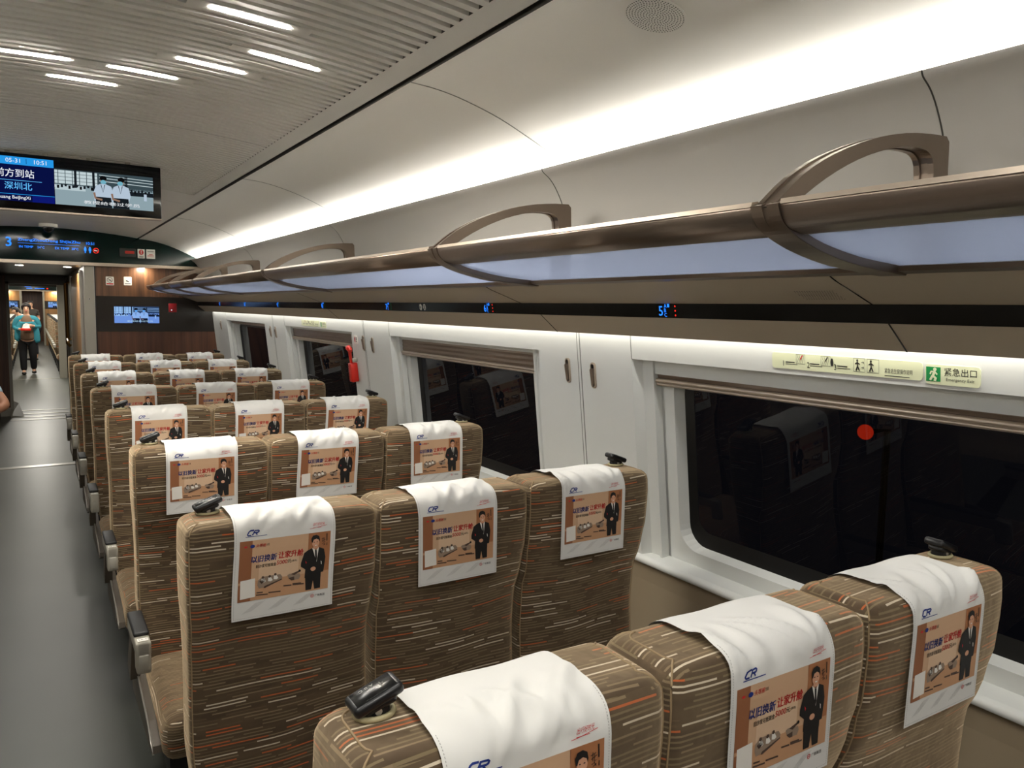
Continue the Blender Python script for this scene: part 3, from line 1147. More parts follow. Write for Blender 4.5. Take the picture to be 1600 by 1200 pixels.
# ------------------------------------------------------------------ coat hooks
HK = [(2.246, 1.385, 'champagne coat hook beside the window second from the camera, above its panel joint'), (2.098, 1.378, 'champagne coat hook beside the biggest window, nearest the camera'),
      (4.273, 1.39, 'champagne coat hook just behind the red emergency hammer'), (4.131, 1.385, 'champagne coat hook between the red hammer and the second window'),
      (6.335, 1.39, 'champagne coat hook beside the farthest window, one of a close pair'), (6.18, 1.388, 'champagne coat hook beside the third window, one of a close pair'), (8.26, 1.39, 'lone champagne coat hook nearest the end wall')]
hk0 = None
for yy, z, lb in HK:
    if hk0 is None:
        t = thing('coat_hook', lb, 'coat hook', (wx(z), yy, z), 'coat hooks along the window wall')
        mb = MB()

        def HP(a, zz, d):
            return (wx(z + zz) - wx(z) - d, a, zz)
        ro = rrect(-.0125, .0125, -.045, .045, .0124, 6)
        ri = rrect(-.0085, .0085, -.040, .040, .0084, 6)
        n = len(ro)
        mb.add([HP(a, q, .0) for a, q in ro] + [HP(a, q, .006) for a, q in ro] + [HP(a, q, .007) for a, q in ri] + [HP(a, q, .001) for a, q in ri],
               [(k, (k + 1) % n, n + (k + 1) % n, n + k) for k in range(n)] + [(n + k, n + (k + 1) % n, 2 * n + (k + 1) % n, 2 * n + k) for k in range(n)] + [(2 * n + k, 2 * n + (k + 1) % n, 3 * n + (k + 1) % n, 3 * n + k) for k in range(n)], 0)
        mb.build('rim', M_METAL_L, t)
        mb = MB()
        mb.add([HP(a, q, .0015) for a, q in ri], [list(range(n))], 0)
        mb.build('recess', M_BLACKM, t)
        mb = MB()
        rt = rrect(-.0072, .0072, -.036, .024, .0071, 6)
        mb.add([HP(a, q, .002) for a, q in rt] + [HP(a * .9, q, .010 + .004 * (q > 0)) for a, q in rt], [(k, (k + 1) % n, n + (k + 1) % n, n + k) for k in range(n)] + [list(range(n, 2 * n))], 0)
        mb.build('tongue', M_METAL, t)
        hk0 = t
    else:
        o = hk0.copy()
        COL.objects.link(o)
        o.location = (wx(z), yy, z)
        o['label'] = lb
        for ch in list(hk0.children):
            q = ch.copy()
            q.parent = o
            COL.objects.link(q)

# ------------------------------------------------------------------ emergency hammer and its sticker
WN = Vector((-1, 0, -.11)).normalized()           # out of the right wall
WU = Vector((-.11, 0, 1)).normalized()
WA = Vector((0, -1, 0))


def wallp(y, z, d=0.):
    return Vector((wx(z), y, z)) + WN * d


t = thing('emergency_hammer', 'red emergency hammer with steel tip in a red wall holder', 'hammer', tuple(wallp(4.44, 1.25)))
O = wallp(4.44, 1.25)
def HL(a, bb, d):
    return WA * a + WU * bb + WN * d


mb = MB()
mb.tube([HL(.004, .10, .035), HL(.0, .02, .03), HL(-.004, -.05, .028)], [.011, .009, .009], 0)
mb.tube([HL(-.028, .105, .036), HL(-.01, .108, .036), HL(.012, .098, .036), HL(.024, .088, .036)], [.009, .017, .016, .011], 0, seg=12)
mb.build('hammer', M_RED, t)
mb = MB()
mb.tube([HL(-.028, .106, .036), HL(-.048, .113, .036)], [.009, .003], 0)
mb.build('tip', M_STEEL, t)
mb = MB()
xf = Matrix(((WA.x, WU.x, WN.x, 0), (WA.y, WU.y, WN.y, 0), (WA.z, WU.z, WN.z, 0), (0, 0, 0, 1)))
mb.rbox(-.024, .024, -.10, .015, 0, .045, .006, 0, 2, xf)
for k in range(8):
    mb.rbox(-.020, -.004, -.09 + k * .012, -.084 + k * .012, .0445, .047, .001, 1, 1, xf)
mb.build('holder', [M_RED, pbr('dark_red', (120, 18, 14), .5)], t)
mb = MB()
mb.rbox(.016, .03, .02, .045, .0, .03, .004, 0, 2, xf)
mb.build('clip', M_GREY, t)


def wall_sign(name, label, y, z, w, h, mats, draw, cat='sign', thick=.002, r=.008):
    """flat plate on the right wall, drawn with a to the camera's right and b up, in metres from its centre"""
    mb = MB()
    O = wallp(y, z)
    ring = rrect(-w / 2, w / 2, -h / 2, h / 2, r, 4)
    n = len(ring)
    P = [WA * a + WU * q for a, q in ring]
    mb.add([p for p in P] + [p + WN * thick for p in P], [(k, (k + 1) % n, n + (k + 1) % n, n + k) for k in range(n)] + [list(range(n, 2 * n))], 0)
    d = Decal()
    draw(d)
    d.put(mb, lambda a, q, o: WA * a + WU * q + WN * (thick + o), .0004)
    return tag(mb.build(name, mats, None, tuple(O)), label, cat)


wall_sign('hammer_sticker', 'small white sticker with red hammer symbol above the red hammer', 4.40, 1.405, .055, .052, [M_STICK, M_INKR, M_INK], lambda d: (
    d.ell(-.013, 0, .009, .017, 1, 1), d.rect(.003, .008, .022, .013, 2), d.rect(.003, -.001, .022, .004, 2), d.rect(.003, -.012, .020, -.007, 2)), 'sticker')


def sign_steps(d):
    for k, (x, num) in enumerate(((-.175, '1'), (-.085, '2'), (.01, '3'))):
        d.text(num, x, -.013, .014, 1, 1, bold=.01)
        d.rect(x + .010, -.0040, x + .044, -.0014, 1)
        d.rect(x + .010, -.0085, x + .054, -.0070, 1)
    for x in (-.125, -.035):
        d.line([(x, -.005), (x, .019), (x + .032, .019), (x + .032, -.005), (x, -.005)], .001, 1)
        for q in range(4):
            d.line([(x + .004 + q * .006, -.003), (x + .008 + q * .006, .008), (x + .003 + q * .008, .017)], .0009, 1)
        d.line([(x + .014, .006), (x + .024, .017)], .003, 2 if x < -.1 else 1, 2)
    d.ell(.003, .005, .005, .010, 1, 2)
    for q, x in enumerate((.075, .118)):
        d.line([(x, -.012), (x, .019), (x + .036, .019), (x + .036, -.012), (x, -.012)], .001, 1)
        d.ell(x + .012, .014, .003, .003, 1, 2)
        d.line([(x + .012, .011), (x + .013, .001), (x + .008, -.010)], .004, 1, 2)
        d.line([(x + .013, .001), (x + .019, -.010)], .0035, 1, 2)
        d.line([(x + .005, .006), (x + .013, .009), (x + .020, .005)], .003, 1, 2)
    for z in (.010, -.002):
        d.line([(.100, z), (.108, z)], .0015, 1, 2)
        d.line([(.105, z + .003), (.108, z), (.105, z - .003)], .0015, 1, 2)
    d.text('紧急逃生窗操作说明', .172, -.010, .011, 1, 1, width=.009)
    d.rect(.172, -.0165, .245, -.0150, 1)


def sign_exit(d):
    d.rect(-.055, -.015, -.024, .016, 1)
    d.ell(-.036, .011, .0038, .0038, 0, 2)
    d.line([(-.037, .006), (-.040, -.003), (-.034, -.008), (-.036, -.014)], .006, 0, 2)
    d.line([(-.041, -.003), (-.046, -.013)], .005, 0, 2)
    d.line([(-.046, .000), (-.044, .006), (-.036, .006), (-.031, .000)], .0035, 0, 2)
    d.text('紧急出口', -.016, -.001, .017, 2, 1, width=.0165)
    d.text('Emergency Exit', -.012, -.014, .0085, 2, 1)


def step_sign(name, label, y):
    return wall_sign(name, label, y, 1.482, .40, .041, [M_LUMI, M_INK, M_INKR], lambda d: (sign_steps(d), setattr(d, 'items', [([(a * .80 - .025, q) for a, q in v], f_, m_, l_) for v, f_, m_, l_ in d.items])))


step_sign('escape_instructions', 'long pale green sticker with three escape steps over the nearest window', 1.136)
step_sign('escape_instructions', 'long pale green escape sticker over the third window, far down the wall', 5.26)
wall_sign('exit_sign', 'pale sign with green running figure reading Emergency Exit over the nearest window', .873, 1.478, .115, .043, [M_LUMI, M_GREEN, M_INK], lambda d: sign_exit(d))
wall_sign('exit_sign', 'tiny pale emergency exit sign beside the far escape sticker, over the third window', 4.98, 1.478, .115, .043, [M_LUMI, M_GREEN, M_INK], lambda d: sign_exit(d))


# ------------------------------------------------------------------ screens
def video(d, w, h, M, cap=True):
    """two station attendants in a hall; (0,0) lower left"""
    F, WI, CE, DK, SH, SK, MK, WH, HA, FL2 = M
    def R(a, c, e, g, m, l=1):
        d.rect(a * w, c * h, e * w, g * h, m, l)
    R(0, 0, 1, .60, F)
    R(0, .55, 1, 1, CE)
    R(0, .60, .42, .97, WI, 2)
    R(0, .42, .30, .56, FL2, 2)
    for k in range(6):
        R(.03 + k * .07, .60, .037 + k * .07, .97, CE, 3)
    for z in (.68, .78, .88):
        R(0, z, .42, z + .012, CE, 3)
    R(.19, .50, .215, 1, DK, 4)
    R(.37, .45, .395, 1, DK, 4)
    for z in (.75, .84, .92):
        d.poly([(.44 * w, z * h), (w, (z - .05) * h), (w, (z - .03) * h), (.44 * w, (z + .02) * h)], WI, 3)
    R(.70, .52, .73, .95, DK, 3)
    for k in range(26):
        x = .02 + (k * .037) % .97
        R(x, .46 + .03 * ((k * 7) % 3), x + .022, .55 + .02 * (k % 3), DK if k % 3 else HA, 4)
    R(.74, .40, 1, .52, DK, 4)
    R(.90, .28, .93, .48, SH, 5)
    for cx, tilt in ((.475, 0), (.655, 1)):
        d.poly([((cx - .085) * w, .10 * h), ((cx - .10) * w, .40 * h), ((cx - .07) * w, .62 * h), ((cx - .02) * w, .68 * h), ((cx + .03) * w, .68 * h), ((cx + .085) * w, .62 * h), ((cx + .105) * w, .38 * h), ((cx + .08) * w, .16 * h)], SH, 6)
        d.poly([((cx - .08) * w, 0), ((cx - .075) * w, .30 * h), ((cx + .08) * w, .30 * h), ((cx + .09) * w, 0)], DK, 7)
        d.line([((cx - .09) * w, .42 * h), ((cx - .08) * w, .26 * h), ((cx - .01) * w, .22 * h)], .022 * w, SK, 8)
        d.line([((cx - .02) * w, .66 * h), (cx * w, .44 * h), ((cx + .02) * w, .66 * h)], .008 * w, DK, 8)
        d.ell((cx + .005) * w, .77 * h, .032 * w, .095 * h, SK, 7)
        d.ell((cx + .005 + .005 * tilt) * w, .84 * h, .036 * w, .075 * h, HA, 8)
        d.ell((cx + .006 - .008 * tilt) * w, .735 * h, .030 * w, .06 * h, MK, 9)
    if cap:
        d.text('教授给巷过学员', .28 * w, .07 * h, .10 * h, WH, 11, width=.082 * w, bold=.02)


def vid_mats(k, tint):
    c = [(150, 172, 180), (205, 222, 226), (62, 78, 84), (26, 32, 38), (190, 208, 226), (150, 118, 100), (120, 186, 206), (240, 244, 248), (14, 14, 16), (196, 214, 220)]
    out = []
    for i, q in enumerate(c):
        q = tuple(min(255, a * t_) for a, t_ in zip(q, tint))
        out.append(glow('video_%s_%d' % (k, i), q, .85 * KE))
    return out


# hanging monitor
TY, TX0, TX1, TZ0, TZ1 = 4.30, -.334, .578, 2.026, 2.282
t = thing('ceiling_monitor', 'wide black double monitor hanging from the slatted ceiling, showing arrival text and video', 'monitor', (.122, TY, 2.15))
mb = MB()
mb.rbox(-.456, .456, 0, .05, -.124, .130, .004, 0, 2)
mb.build('housing', M_BLACK, t)
mb = MB()
mb.box(-.456, .456, -.002, .05, -.131, -.124, 0)
mb.build('lower_trim', M_METAL, t)
for x in (-.35, -.2, -.05, .13, .30):
    mb = MB()
    mb.box(x, x + .02, .01, .04, .12, .142, 0)
    mb.build('mount', M_GREY, t)
VM = vid_mats('a', (1, 1, 1))
d = Decal()
video(d, .425, .166, list(range(10)))
mb = MB()
d.put(mb, lambda a, q, o: Vector((a - .006, -.0008 - o * .25, q - .089)), .0008)
mb.build('video_screen', VM, t)
M_NAVY, M_SKY, M_NAV2, M_CYAN = glow('screen_navy', (8, 16, 66), KE), glow('screen_sky', (38, 150, 228), KE), glow('screen_navy_dark', (14, 24, 110), KE), glow('screen_cyan', (98, 190, 255), KE)
d = Decal()
d.rect(-.43, 0, 0, .166, 0, 1)
d.rect(-.43, .166, 0, .202, 1, 1)
d.rect(-.110, .173, -.108, .196, 0, 2)
d.text('10:51', -.078, .175, .019, 2, 2, bold=.01)
d.text('05-31', -.190, .175, .019, 2, 2, anchor='l')
d.text('前方到站', -.232, .109, .038, 2, 2, width=.038, bold=.015)
d.text('深圳北', -.198, .053, .034, 3, 2, width=.036, bold=.015)
d.rect(-.40, .094, -.05, .096, 3, 2)
d.rect(-.43, .031, 0, .0335, 1, 2)
d.rect(-.09, 0, 0, .030, 4, 2)
d.text('ShiJiaZhuang BeiJingXi', -.098, .006, .019, 2, 3, bold=.012, anchor='r')
mb = MB()
d.put(mb, lambda a, q, o: Vector((a - .008, -.0008 - o * .6, q - .089)), .0008)
mb.build('text_screen', [M_NAVY, M_SKY, M_WHITEG, M_CYAN, M_NAV2], t)

# header display over the door: text behind the dark glass
HY = YE - .0135
t = thing('header_display', 'blue lit text display in the dark green header over the door', 'display', (0, HY, 2.1))
d = Decal()
d.text('3', -.135, .008, .085, 0, 1, bold=.03, anchor='r')
d.text('ZhengZhouDong ShiJiaZhu', -.085, .057, .031, 0, 1, width=.0222, bold=.012)
d.text('10:51', .478, .057, .026, 0, 1)
d.text('IN TEMP', -.075, .000, .021, 0, 1, bold=.01)
d.text('24°C', .070, .000, .021, 0, 1, bold=.01)
d.text('EX TEMP', .215, .000, .021, 0, 1, bold=.01)
d.text('28°C', .352, .000, .021, 0, 1, bold=.01)
d.rect(-.085, .042, .42, .044, 0, 1)
for x in (.468, .508):
    d.ell(x, .030, .007, .007, 0, 1, 12)
    d.rect(x - .010, -.002, x + .010, .022, 0, 1)
    d.rect(x - .005, -.022, x + .005, -.002, 0, 1)
d.ring(.560, .004, .026, .005, 1, 1)
d.line([(.542, .022), (.578, -.014)], .005, 1, 2)
d.rect(.545, .000, .572, .007, 2, 1)
mb = MB()
d.put(mb, lambda a, q, o: Vector((a, -o, q)), .0006)
mb.build('text', [M_BLUEG, M_REDG, M_WHITEG], t)

# emergency brake handle and stickers on the header
t = thing('emergency_brake', 'black recessed emergency handle box with red grip on the green header', 'emergency handle', (.84, YE - .014, 2.10))
mb = MB()
mb.rbox(-.075, .072, -.012, .0, -.042, .042, .006, 0, 2)
mb.build('box', pbr('box_grey', (52, 50, 48), .5), t)
mb = MB()
mb.rbox(-.028, .058, -.026, -.013, -.012, .018, .006, 0, 2)
mb.build('grip', M_RED, t)


def endwall_sign(name, label, x, z, w, h, mats, draw, y=YE - .014):
    mb = MB()
    ring = rrect(-w / 2, w / 2, -h / 2, h / 2, .006, 3)
    n = len(ring)
    mb.add([(a, 0, q) for a, q in ring] + [(a, -.002, q) for a, q in ring], [(k, (k + 1) % n, n + (k + 1) % n, n + k) for k in range(n)] + [list(range(n, 2 * n))], 0)
    d = Decal()
    draw(d)
    d.put(mb, lambda a, q, o: Vector((a, -.002 - o, q)), .0005)
    return tag(mb.build(name, mats, None, (x, y, z)), label, 'sign')


endwall_sign('warning_sticker', 'white sticker with red exclamation disc beside the emergency handle box', .962, 2.096, .066, .092, [M_STICK, M_INKR, M_INK], lambda d: (
    d.ell(0, .014, .022, .026, 1, 1), d.rect(-.003, .010, .003, .032, 0, 2), d.ell(0, .000, .004, .004, 0, 2, 8), d.rect(-.02, -.030, .02, -.026, 2), d.rect(-.018, -.038, .018, -.035, 2)))
endwall_sign('notice_sticker', 'plain white text sticker at the right of the red exclamation sticker', 1.049, 2.096, .082, .094, [M_STICK, M_INKR, M_INK], lambda d: (
    d.rect(-.03, .022, .03, .027, 2), d.rect(-.015, -.006, .018, -.001, 1), d.rect(-.03, -.018, .03, -.014, 1), d.rect(-.03, -.028, .03, -.024, 1)))
endwall_sign('no_smoking_sign', 'white sign with black no smoking ring and red band on wood', .673, 1.814, .072, .085, [M_STICK, M_INKR, M_INK], lambda d: (
    d.ring(0, .010, .026, .004, 2, 1), d.line([(-.018, .026), (.018, -.008)], .004, 2, 1), d.rect(-.012, .004, .014, .010, 2, 1), d.rect(-.030, -.035, .030, -.022, 1, 1)), YE - .001)
endwall_sign('quiet_sign', 'white sign with small black hand symbol on wood, right of no smoking sign', .833, 1.818, .072, .085, [M_STICK, M_INKR, M_INK], lambda d: (
    d.poly([(-.018, .008), (-.004, .006), (.016, -.006), (.010, -.010), (-.012, -.004)], 2, 1), d.rect(-.026, -.030, .026, -.024, 2, 1)), YE - .001)
# wall screen behind the smoked band
t = thing('wall_screen', 'lit blue video screen set in the smoked band of the end wall', 'screen', (.702, YE - .0055, 1.397))
d = Decal()
video(d, .412, .168, list(range(10)))
mb = MB()
d.put(mb, lambda a, q, o: Vector((a, -o, q)), .0003)
mb.build('picture', vid_mats('b', (.78, .92, 1.32)), t)
mb = MB()
mb.rbox(1.204 - 1.243, 1.282 - 1.243, -.012, 0, -.045, .045, .004, 0, 2)
o = tag(mb.build('call_plate', pbr('plate_red', (176, 34, 40), .35), None, (1.243, YE - .0045, 1.556)), 'small red square plate with lit lamp right of the wall screen', 'plate')
mb = MB()
mb.disc((-.012, -.0122, -.022), .006, (0, -1, 0), 0, 12, .002)
mb.build('lamp', M_WHITEG, o)
# downlights
for x, y, z, lb in ((-.087, 9.324, 1.9645, 'left of the two round downlights in the vestibule ceiling'), (.335, 9.341, 1.9645, 'right of the two round downlights in the vestibule ceiling'), (.045, 14.045, 1.9495, 'round downlight deeper in the gangway ceiling'), (.962, YE - .04, 1.9545, 'small round downlight under the header trim above the wood')):
    t = thing('downlight', lb, 'downlight', (x, y, z), 'small round downlights')
    mb = MB()
    rr = .045 if y > YE else .028
    mb.disc((0, 0, 0), rr, (0, 0, -1), 0, 20, .003)
    mb.build('ring', M_STEEL, t)
    mb = MB()
    mb.disc((0, 0, -.0035), rr * .78, (0, 0, -1), 0, 20, .001)
    mb.build('diffuser', M_SPOTG, t)
# ceiling camera dome
t = thing('ceiling_camera', 'small white dome camera on the ceiling above the green header', 'camera', (.158, 8.25, zc(.158)))
mb = MB()
mb.disc((0, 0, 0), .075, (0, 0, -1), 0, 24, .028)
mb.build('base', M_STICK, t)
mb = MB()
bm = bmesh.new()
bmesh.ops.create_uvsphere(bm, u_segments=16, v_segments=8, radius=.048)
for w in list(bm.verts):
    w.co.z -= .030
mb.bm(bm, 0)
mb.build('dome', M_BLACK, t)

# screens and header text at the far end of the next carriage
for x, lb in ((-.585, 'tiny lit blue screen at the left of the far doorway in the next carriage'), (.71, 'tiny lit blue screen at the right of the far doorway in the next carriage')):
    mb = MB()
    d = Decal()
    video(d, .36, .20, list(range(10)), False)
    d.put(mb, lambda a, q, o: Vector((a - .18, -o, q - .1)), .0006)
    tag(mb.build('wall_screen', vid_mats('b', (.78, .92, 1.32)), None, (x, NE - .026, 1.49)), lb, 'screen')
t = thing('header_display', 'tiny lit display in the header of the next carriage, seen through the doors', 'display', (.08, NE - .032, 2.11))
d = Decal()
d.text('ZhengZhouDong', .0, .02, .06, 1, 1)
d.rect(-.25, .0, -.05, .06, 0, 1)
d.rect(-.2, -.06, -.02, -.04, 0, 1)
d.rect(.05, -.06, .35, -.04, 0, 1)
d.ell(.44, -.05, .03, .025, 2, 1)
mb = MB()
d.put(mb, lambda a, q, o: Vector((a, -o, q)), .0006)
mb.build('text', [M_BLUEG, M_WHITEG, M_REDG], t)

# a red light outside, seen through the dark pane of the nearest window
t = thing('signal_light', 'round red light glowing in the dark behind the nearest window pane', 'light', (3.000, 1.949, 1.106))
mb = MB()
mb.ellipsoid((0, 0, 0), (.025, .035, .033), 0)
mb.build('lamp', glow('signal_red', (255, 58, 30), .62 * KE), t)
mb = MB()
mb.tube([(.02, 0, 0), (.16, 0, 0), (.16, 0, -2.2)], .015, 0)
mb.build('mast', M_BLACKM, t)
# ================================================================== seats
def interp(tab, z):
    for (a, p), (c, q) in zip(tab, tab[1:]):
        if z <= c:
            k = max(0, (z - a) / (c - a))
            k = k * k * (3 - 2 * k)
            return p + (q - p) * k
    return tab[-1][1]


F_T = [(.40, -.066), (.50, -.062), (.62, -.052), (.73, -.046), (.83, -.052), (.92, -.080), (1.0, -.095), (1.07, -.099), (1.14, -.096)]
G_T = [(.40, .052), (.70, .060), (.95, .060), (1.14, .050)]
W_T = [(.40, .184), (.50, .195), (.62, .2050), (.80, .2042), (.88, .2065), (.98, .2112), (1.06, .2120), (1.14, .2105)]
ZTOP, RT = 1.137, .026
SMID = .2122


def ring_at(z, inset=0.):
    f, g, hw = interp(F_T, z) + inset, interp(G_T, z) - inset, interp(W_T, z) - inset * 1.0
    rf, rb = .020, .020
    pts = []
    NF = 12
    for k in range(NF + 1):
        x = -(hw - rf) + 2 * (hw - rf) * k / NF
        q = x / hw
        lump = .002 * math.sin(q * 5 + z * 9) * max(0, min(1, (1.0 - z) * 4))
        pts.append((x, f - .010 * (1 - q * q) + lump))
    for k in range(1, 5):
        a = -PI / 2 + PI / 2 * k / 4
        pts.append((hw - rf + rf * math.cos(a), f + rf + rf * math.sin(a)))
    for k in range(1, 4):
        pts.append((hw, f + rf + (g - rb - f - rf) * k / 4))
    for k in range(0, 4):
        a = PI / 2 * k / 4
        pts.append((hw - rb + rb * math.cos(a), g - rb + rb * math.sin(a)))
    for k in range(0, 7):
        pts.append((hw - rb - 2 * (hw - rb) * k / 6, g))
    for k in range(1, 5):
        a = PI / 2 + PI / 2 * k / 4
        pts.append((-hw + rb + rb * math.cos(a), g - rb + rb * math.sin(a)))
    for k in range(1, 4):
        pts.append((-hw, g - rb + (f + rf - g + rb) * k / 4))
    for k in range(0, 4):
        a = PI + PI / 2 * k / 4
        pts.append((-hw + rf + rf * math.cos(a), f + rf + rf * math.sin(a)))
    return pts


def make_backrest():
    mb = MB()
    zs = [.40 + (ZTOP - RT - .40) * k / 22 for k in range(23)]
    rings = [[(SMID + x, y, z) for x, y in ring_at(z)] for z in zs]
    for k in range(1, 7):
        a = PI / 2 * k / 6
        z = ZTOP - RT + RT * math.sin(a)
        rings.append([(SMID + x, y, z + .0015 * (1 - (x / .22) ** 2) * math.sin(a)) for x, y in ring_at(ZTOP - RT, RT * (1 - math.cos(a)) * .95)])
    n = len(rings[0])
    vs = [p for r in rings for p in r]
    fs = []
    for j in range(len(rings) - 1):
        for k in range(n):
            fs.append((j * n + k, j * n + (k + 1) % n, (j + 1) * n + (k + 1) % n, (j + 1) * n + k))
    cen = len(vs)
    top = rings[-1]
    vs.append((SMID, sum(p[1] for p in top) / n, ZTOP + .0015))
    fs += [((len(rings) - 1) * n + k, (len(rings) - 1) * n + (k + 1) % n, cen) for k in range(n)]
    mb.add(vs, fs, 0, smooth=True)
    mb.add(rings[0], [list(range(n))[::-1]], 0)
    mb.boxuv()
    pip = MB()
    NF = 12
    ifr = NF + 2                    # front right corner
    ibr = NF + 1 + 4 + 3 + 2 - 0    # back right corner
    for i0, i1 in ((ifr, ibr), (n - 2, n - 2 - 10)):
        path = [rings[j][i0] for j in range(0, len(rings))]
        path += [rings[-1][(i0 + (1 if i1 > i0 else -1) * k) % n] for k in range(1, abs(i1 - i0))]
        path += [rings[j][i1] for j in range(len(rings) - 1, 14, -1)]
        pip.tube(path, .0016, 0, 6)
    return mb, pip


def make_cushion():
    mb = MB()
    mb.rbox(.012, .413, -.535, -.05, .315, .445, .042, 0, 4)
    for i, p in enumerate(mb.v):
        if p[2] > .40:
            q = (p[0] - SMID) / .208
            mb.v[i] = (p[0], p[1], p[2] + .010 * (1 - q * q))
    mb.boxuv()
    return mb


CPATH = [(-.1085, .922), (-.1090, .947), (-.1098, .985), (-.1108, 1.035), (-.1118, 1.085), (-.1095, 1.108), (-.098, 1.131), (-.072, 1.1425), (-.02, 1.1445), (.005, 1.1445), (.024, 1.1415), (.045, 1.130), (.0545, 1.110), (.0585, 1.06), (.064, .96)]
CP = [CPATH[0], CPATH[1], CPATH[2], CPATH[3]] + spline(CPATH[3:], 5)[5 * 0:]
CL = [0]
for p, q in zip(CP, CP[1:]):
    CL.append(CL[-1] + math.hypot(q[0] - p[0], q[1] - p[1]))
CTOT = CL[-1]


def cpath(s):
    for i in range(len(CL) - 1):
        if s <= CL[i + 1] or i == len(CL) - 2:
            k = (s - CL[i]) / (CL[i + 1] - CL[i] or 1)
            p, q = CP[i], CP[i + 1]
            t = Vector((0, q[0] - p[0], q[1] - p[1])).normalized()
            return Vector((0, p[0] + (q[0] - p[0]) * k, p[1] + (q[1] - p[1]) * k)), Vector((0, -t.z, t.y))


def sm(x):
    x = max(0, min(1, x))
    return x * x * (3 - 2 * x)


CSC = .885         # size of the printed cover
CXM = .205      # middle of the head cover across the seat


def cover_fn(seed):
    rnd = random.Random(seed)
    rid = [(rnd.uniform(-.12, .12), rnd.uniform(-1.2, 1.2), rnd.uniform(.014, .034), rnd.uniform(.006, .013)) for _ in range(9)]
    tilt = {3: .004, 11: -.006, 24: -.018, 37: .003, 52: -.005}[seed]

    def fn(a, s, off=0.):
        a, s_path = a * 1.0, s * CSC
        a2 = a + tilt * (1 - sm(s / .26)) * .6
        p, nn = cpath(max(0, s_path + tilt * a * .6 * sm((.25 - s) / .05)))
        d = 0
        fade = sm((s - .200) / .045) * sm((.345 - s) / .06)
        for ai, si, wi, am in rid:
            x = abs(a - ai - si * (s - .25)) / wi
            d = max(d, am * (max(0, 1 - x) ** 1.15) * fade)      # sharp creases running over the top
        d += .0010 * (1 + math.sin(a * 40 + seed)) * sm((s - .19) / .04)
        return Vector((CXM + a2 * CSC, 0, 0)) + Vector((0, p.y, p.z)) + nn * (d + off + .0020)
    return fn


M_T1 = pbr('print_brown', (150, 96, 62), .7)
M_T2 = pbr('print_tan', (206, 168, 134), .7)
M_T3 = pbr('print_tan_light', (220, 188, 156), .7)
M_T4 = pbr('print_caramel', (170, 112, 72), .7)
M_T5 = pbr('print_floor', (196, 150, 112), .7)
M_SOFA = pbr('print_sofa', (150, 130, 112), .7)
M_SOFAD = pbr('print_sofa_dark', (80, 62, 52), .7)
M_PSKIN = pbr('print_skin', (214, 160, 128), .7)
M_PGREY = pbr('print_grey', (160, 158, 154), .7)
COVER_MATS = [M_CLOTH, M_T1, M_T2, M_T3, M_T4, M_T5, M_SOFA, M_SOFAD, M_PSKIN, M_INK, M_INKR, M_INKB, M_STICK, M_PGREY]


def pxa(x, y):
    """print drawing units -> metres on the cover (a across, s up from the hem)"""
    sk = (x - 530) / 787.
    yl = 495 - 14 * sk
    yb = 990 - 46 * sk
    s = .197 - (y - yl) / (yb - yl) * .150
    xl = 146 - 29 * (y - 490) / 500.
    xr = 934 - 36 * (y - 490) / 500.
    return -.112 + (x - xl) / (xr - xl) * .224, s


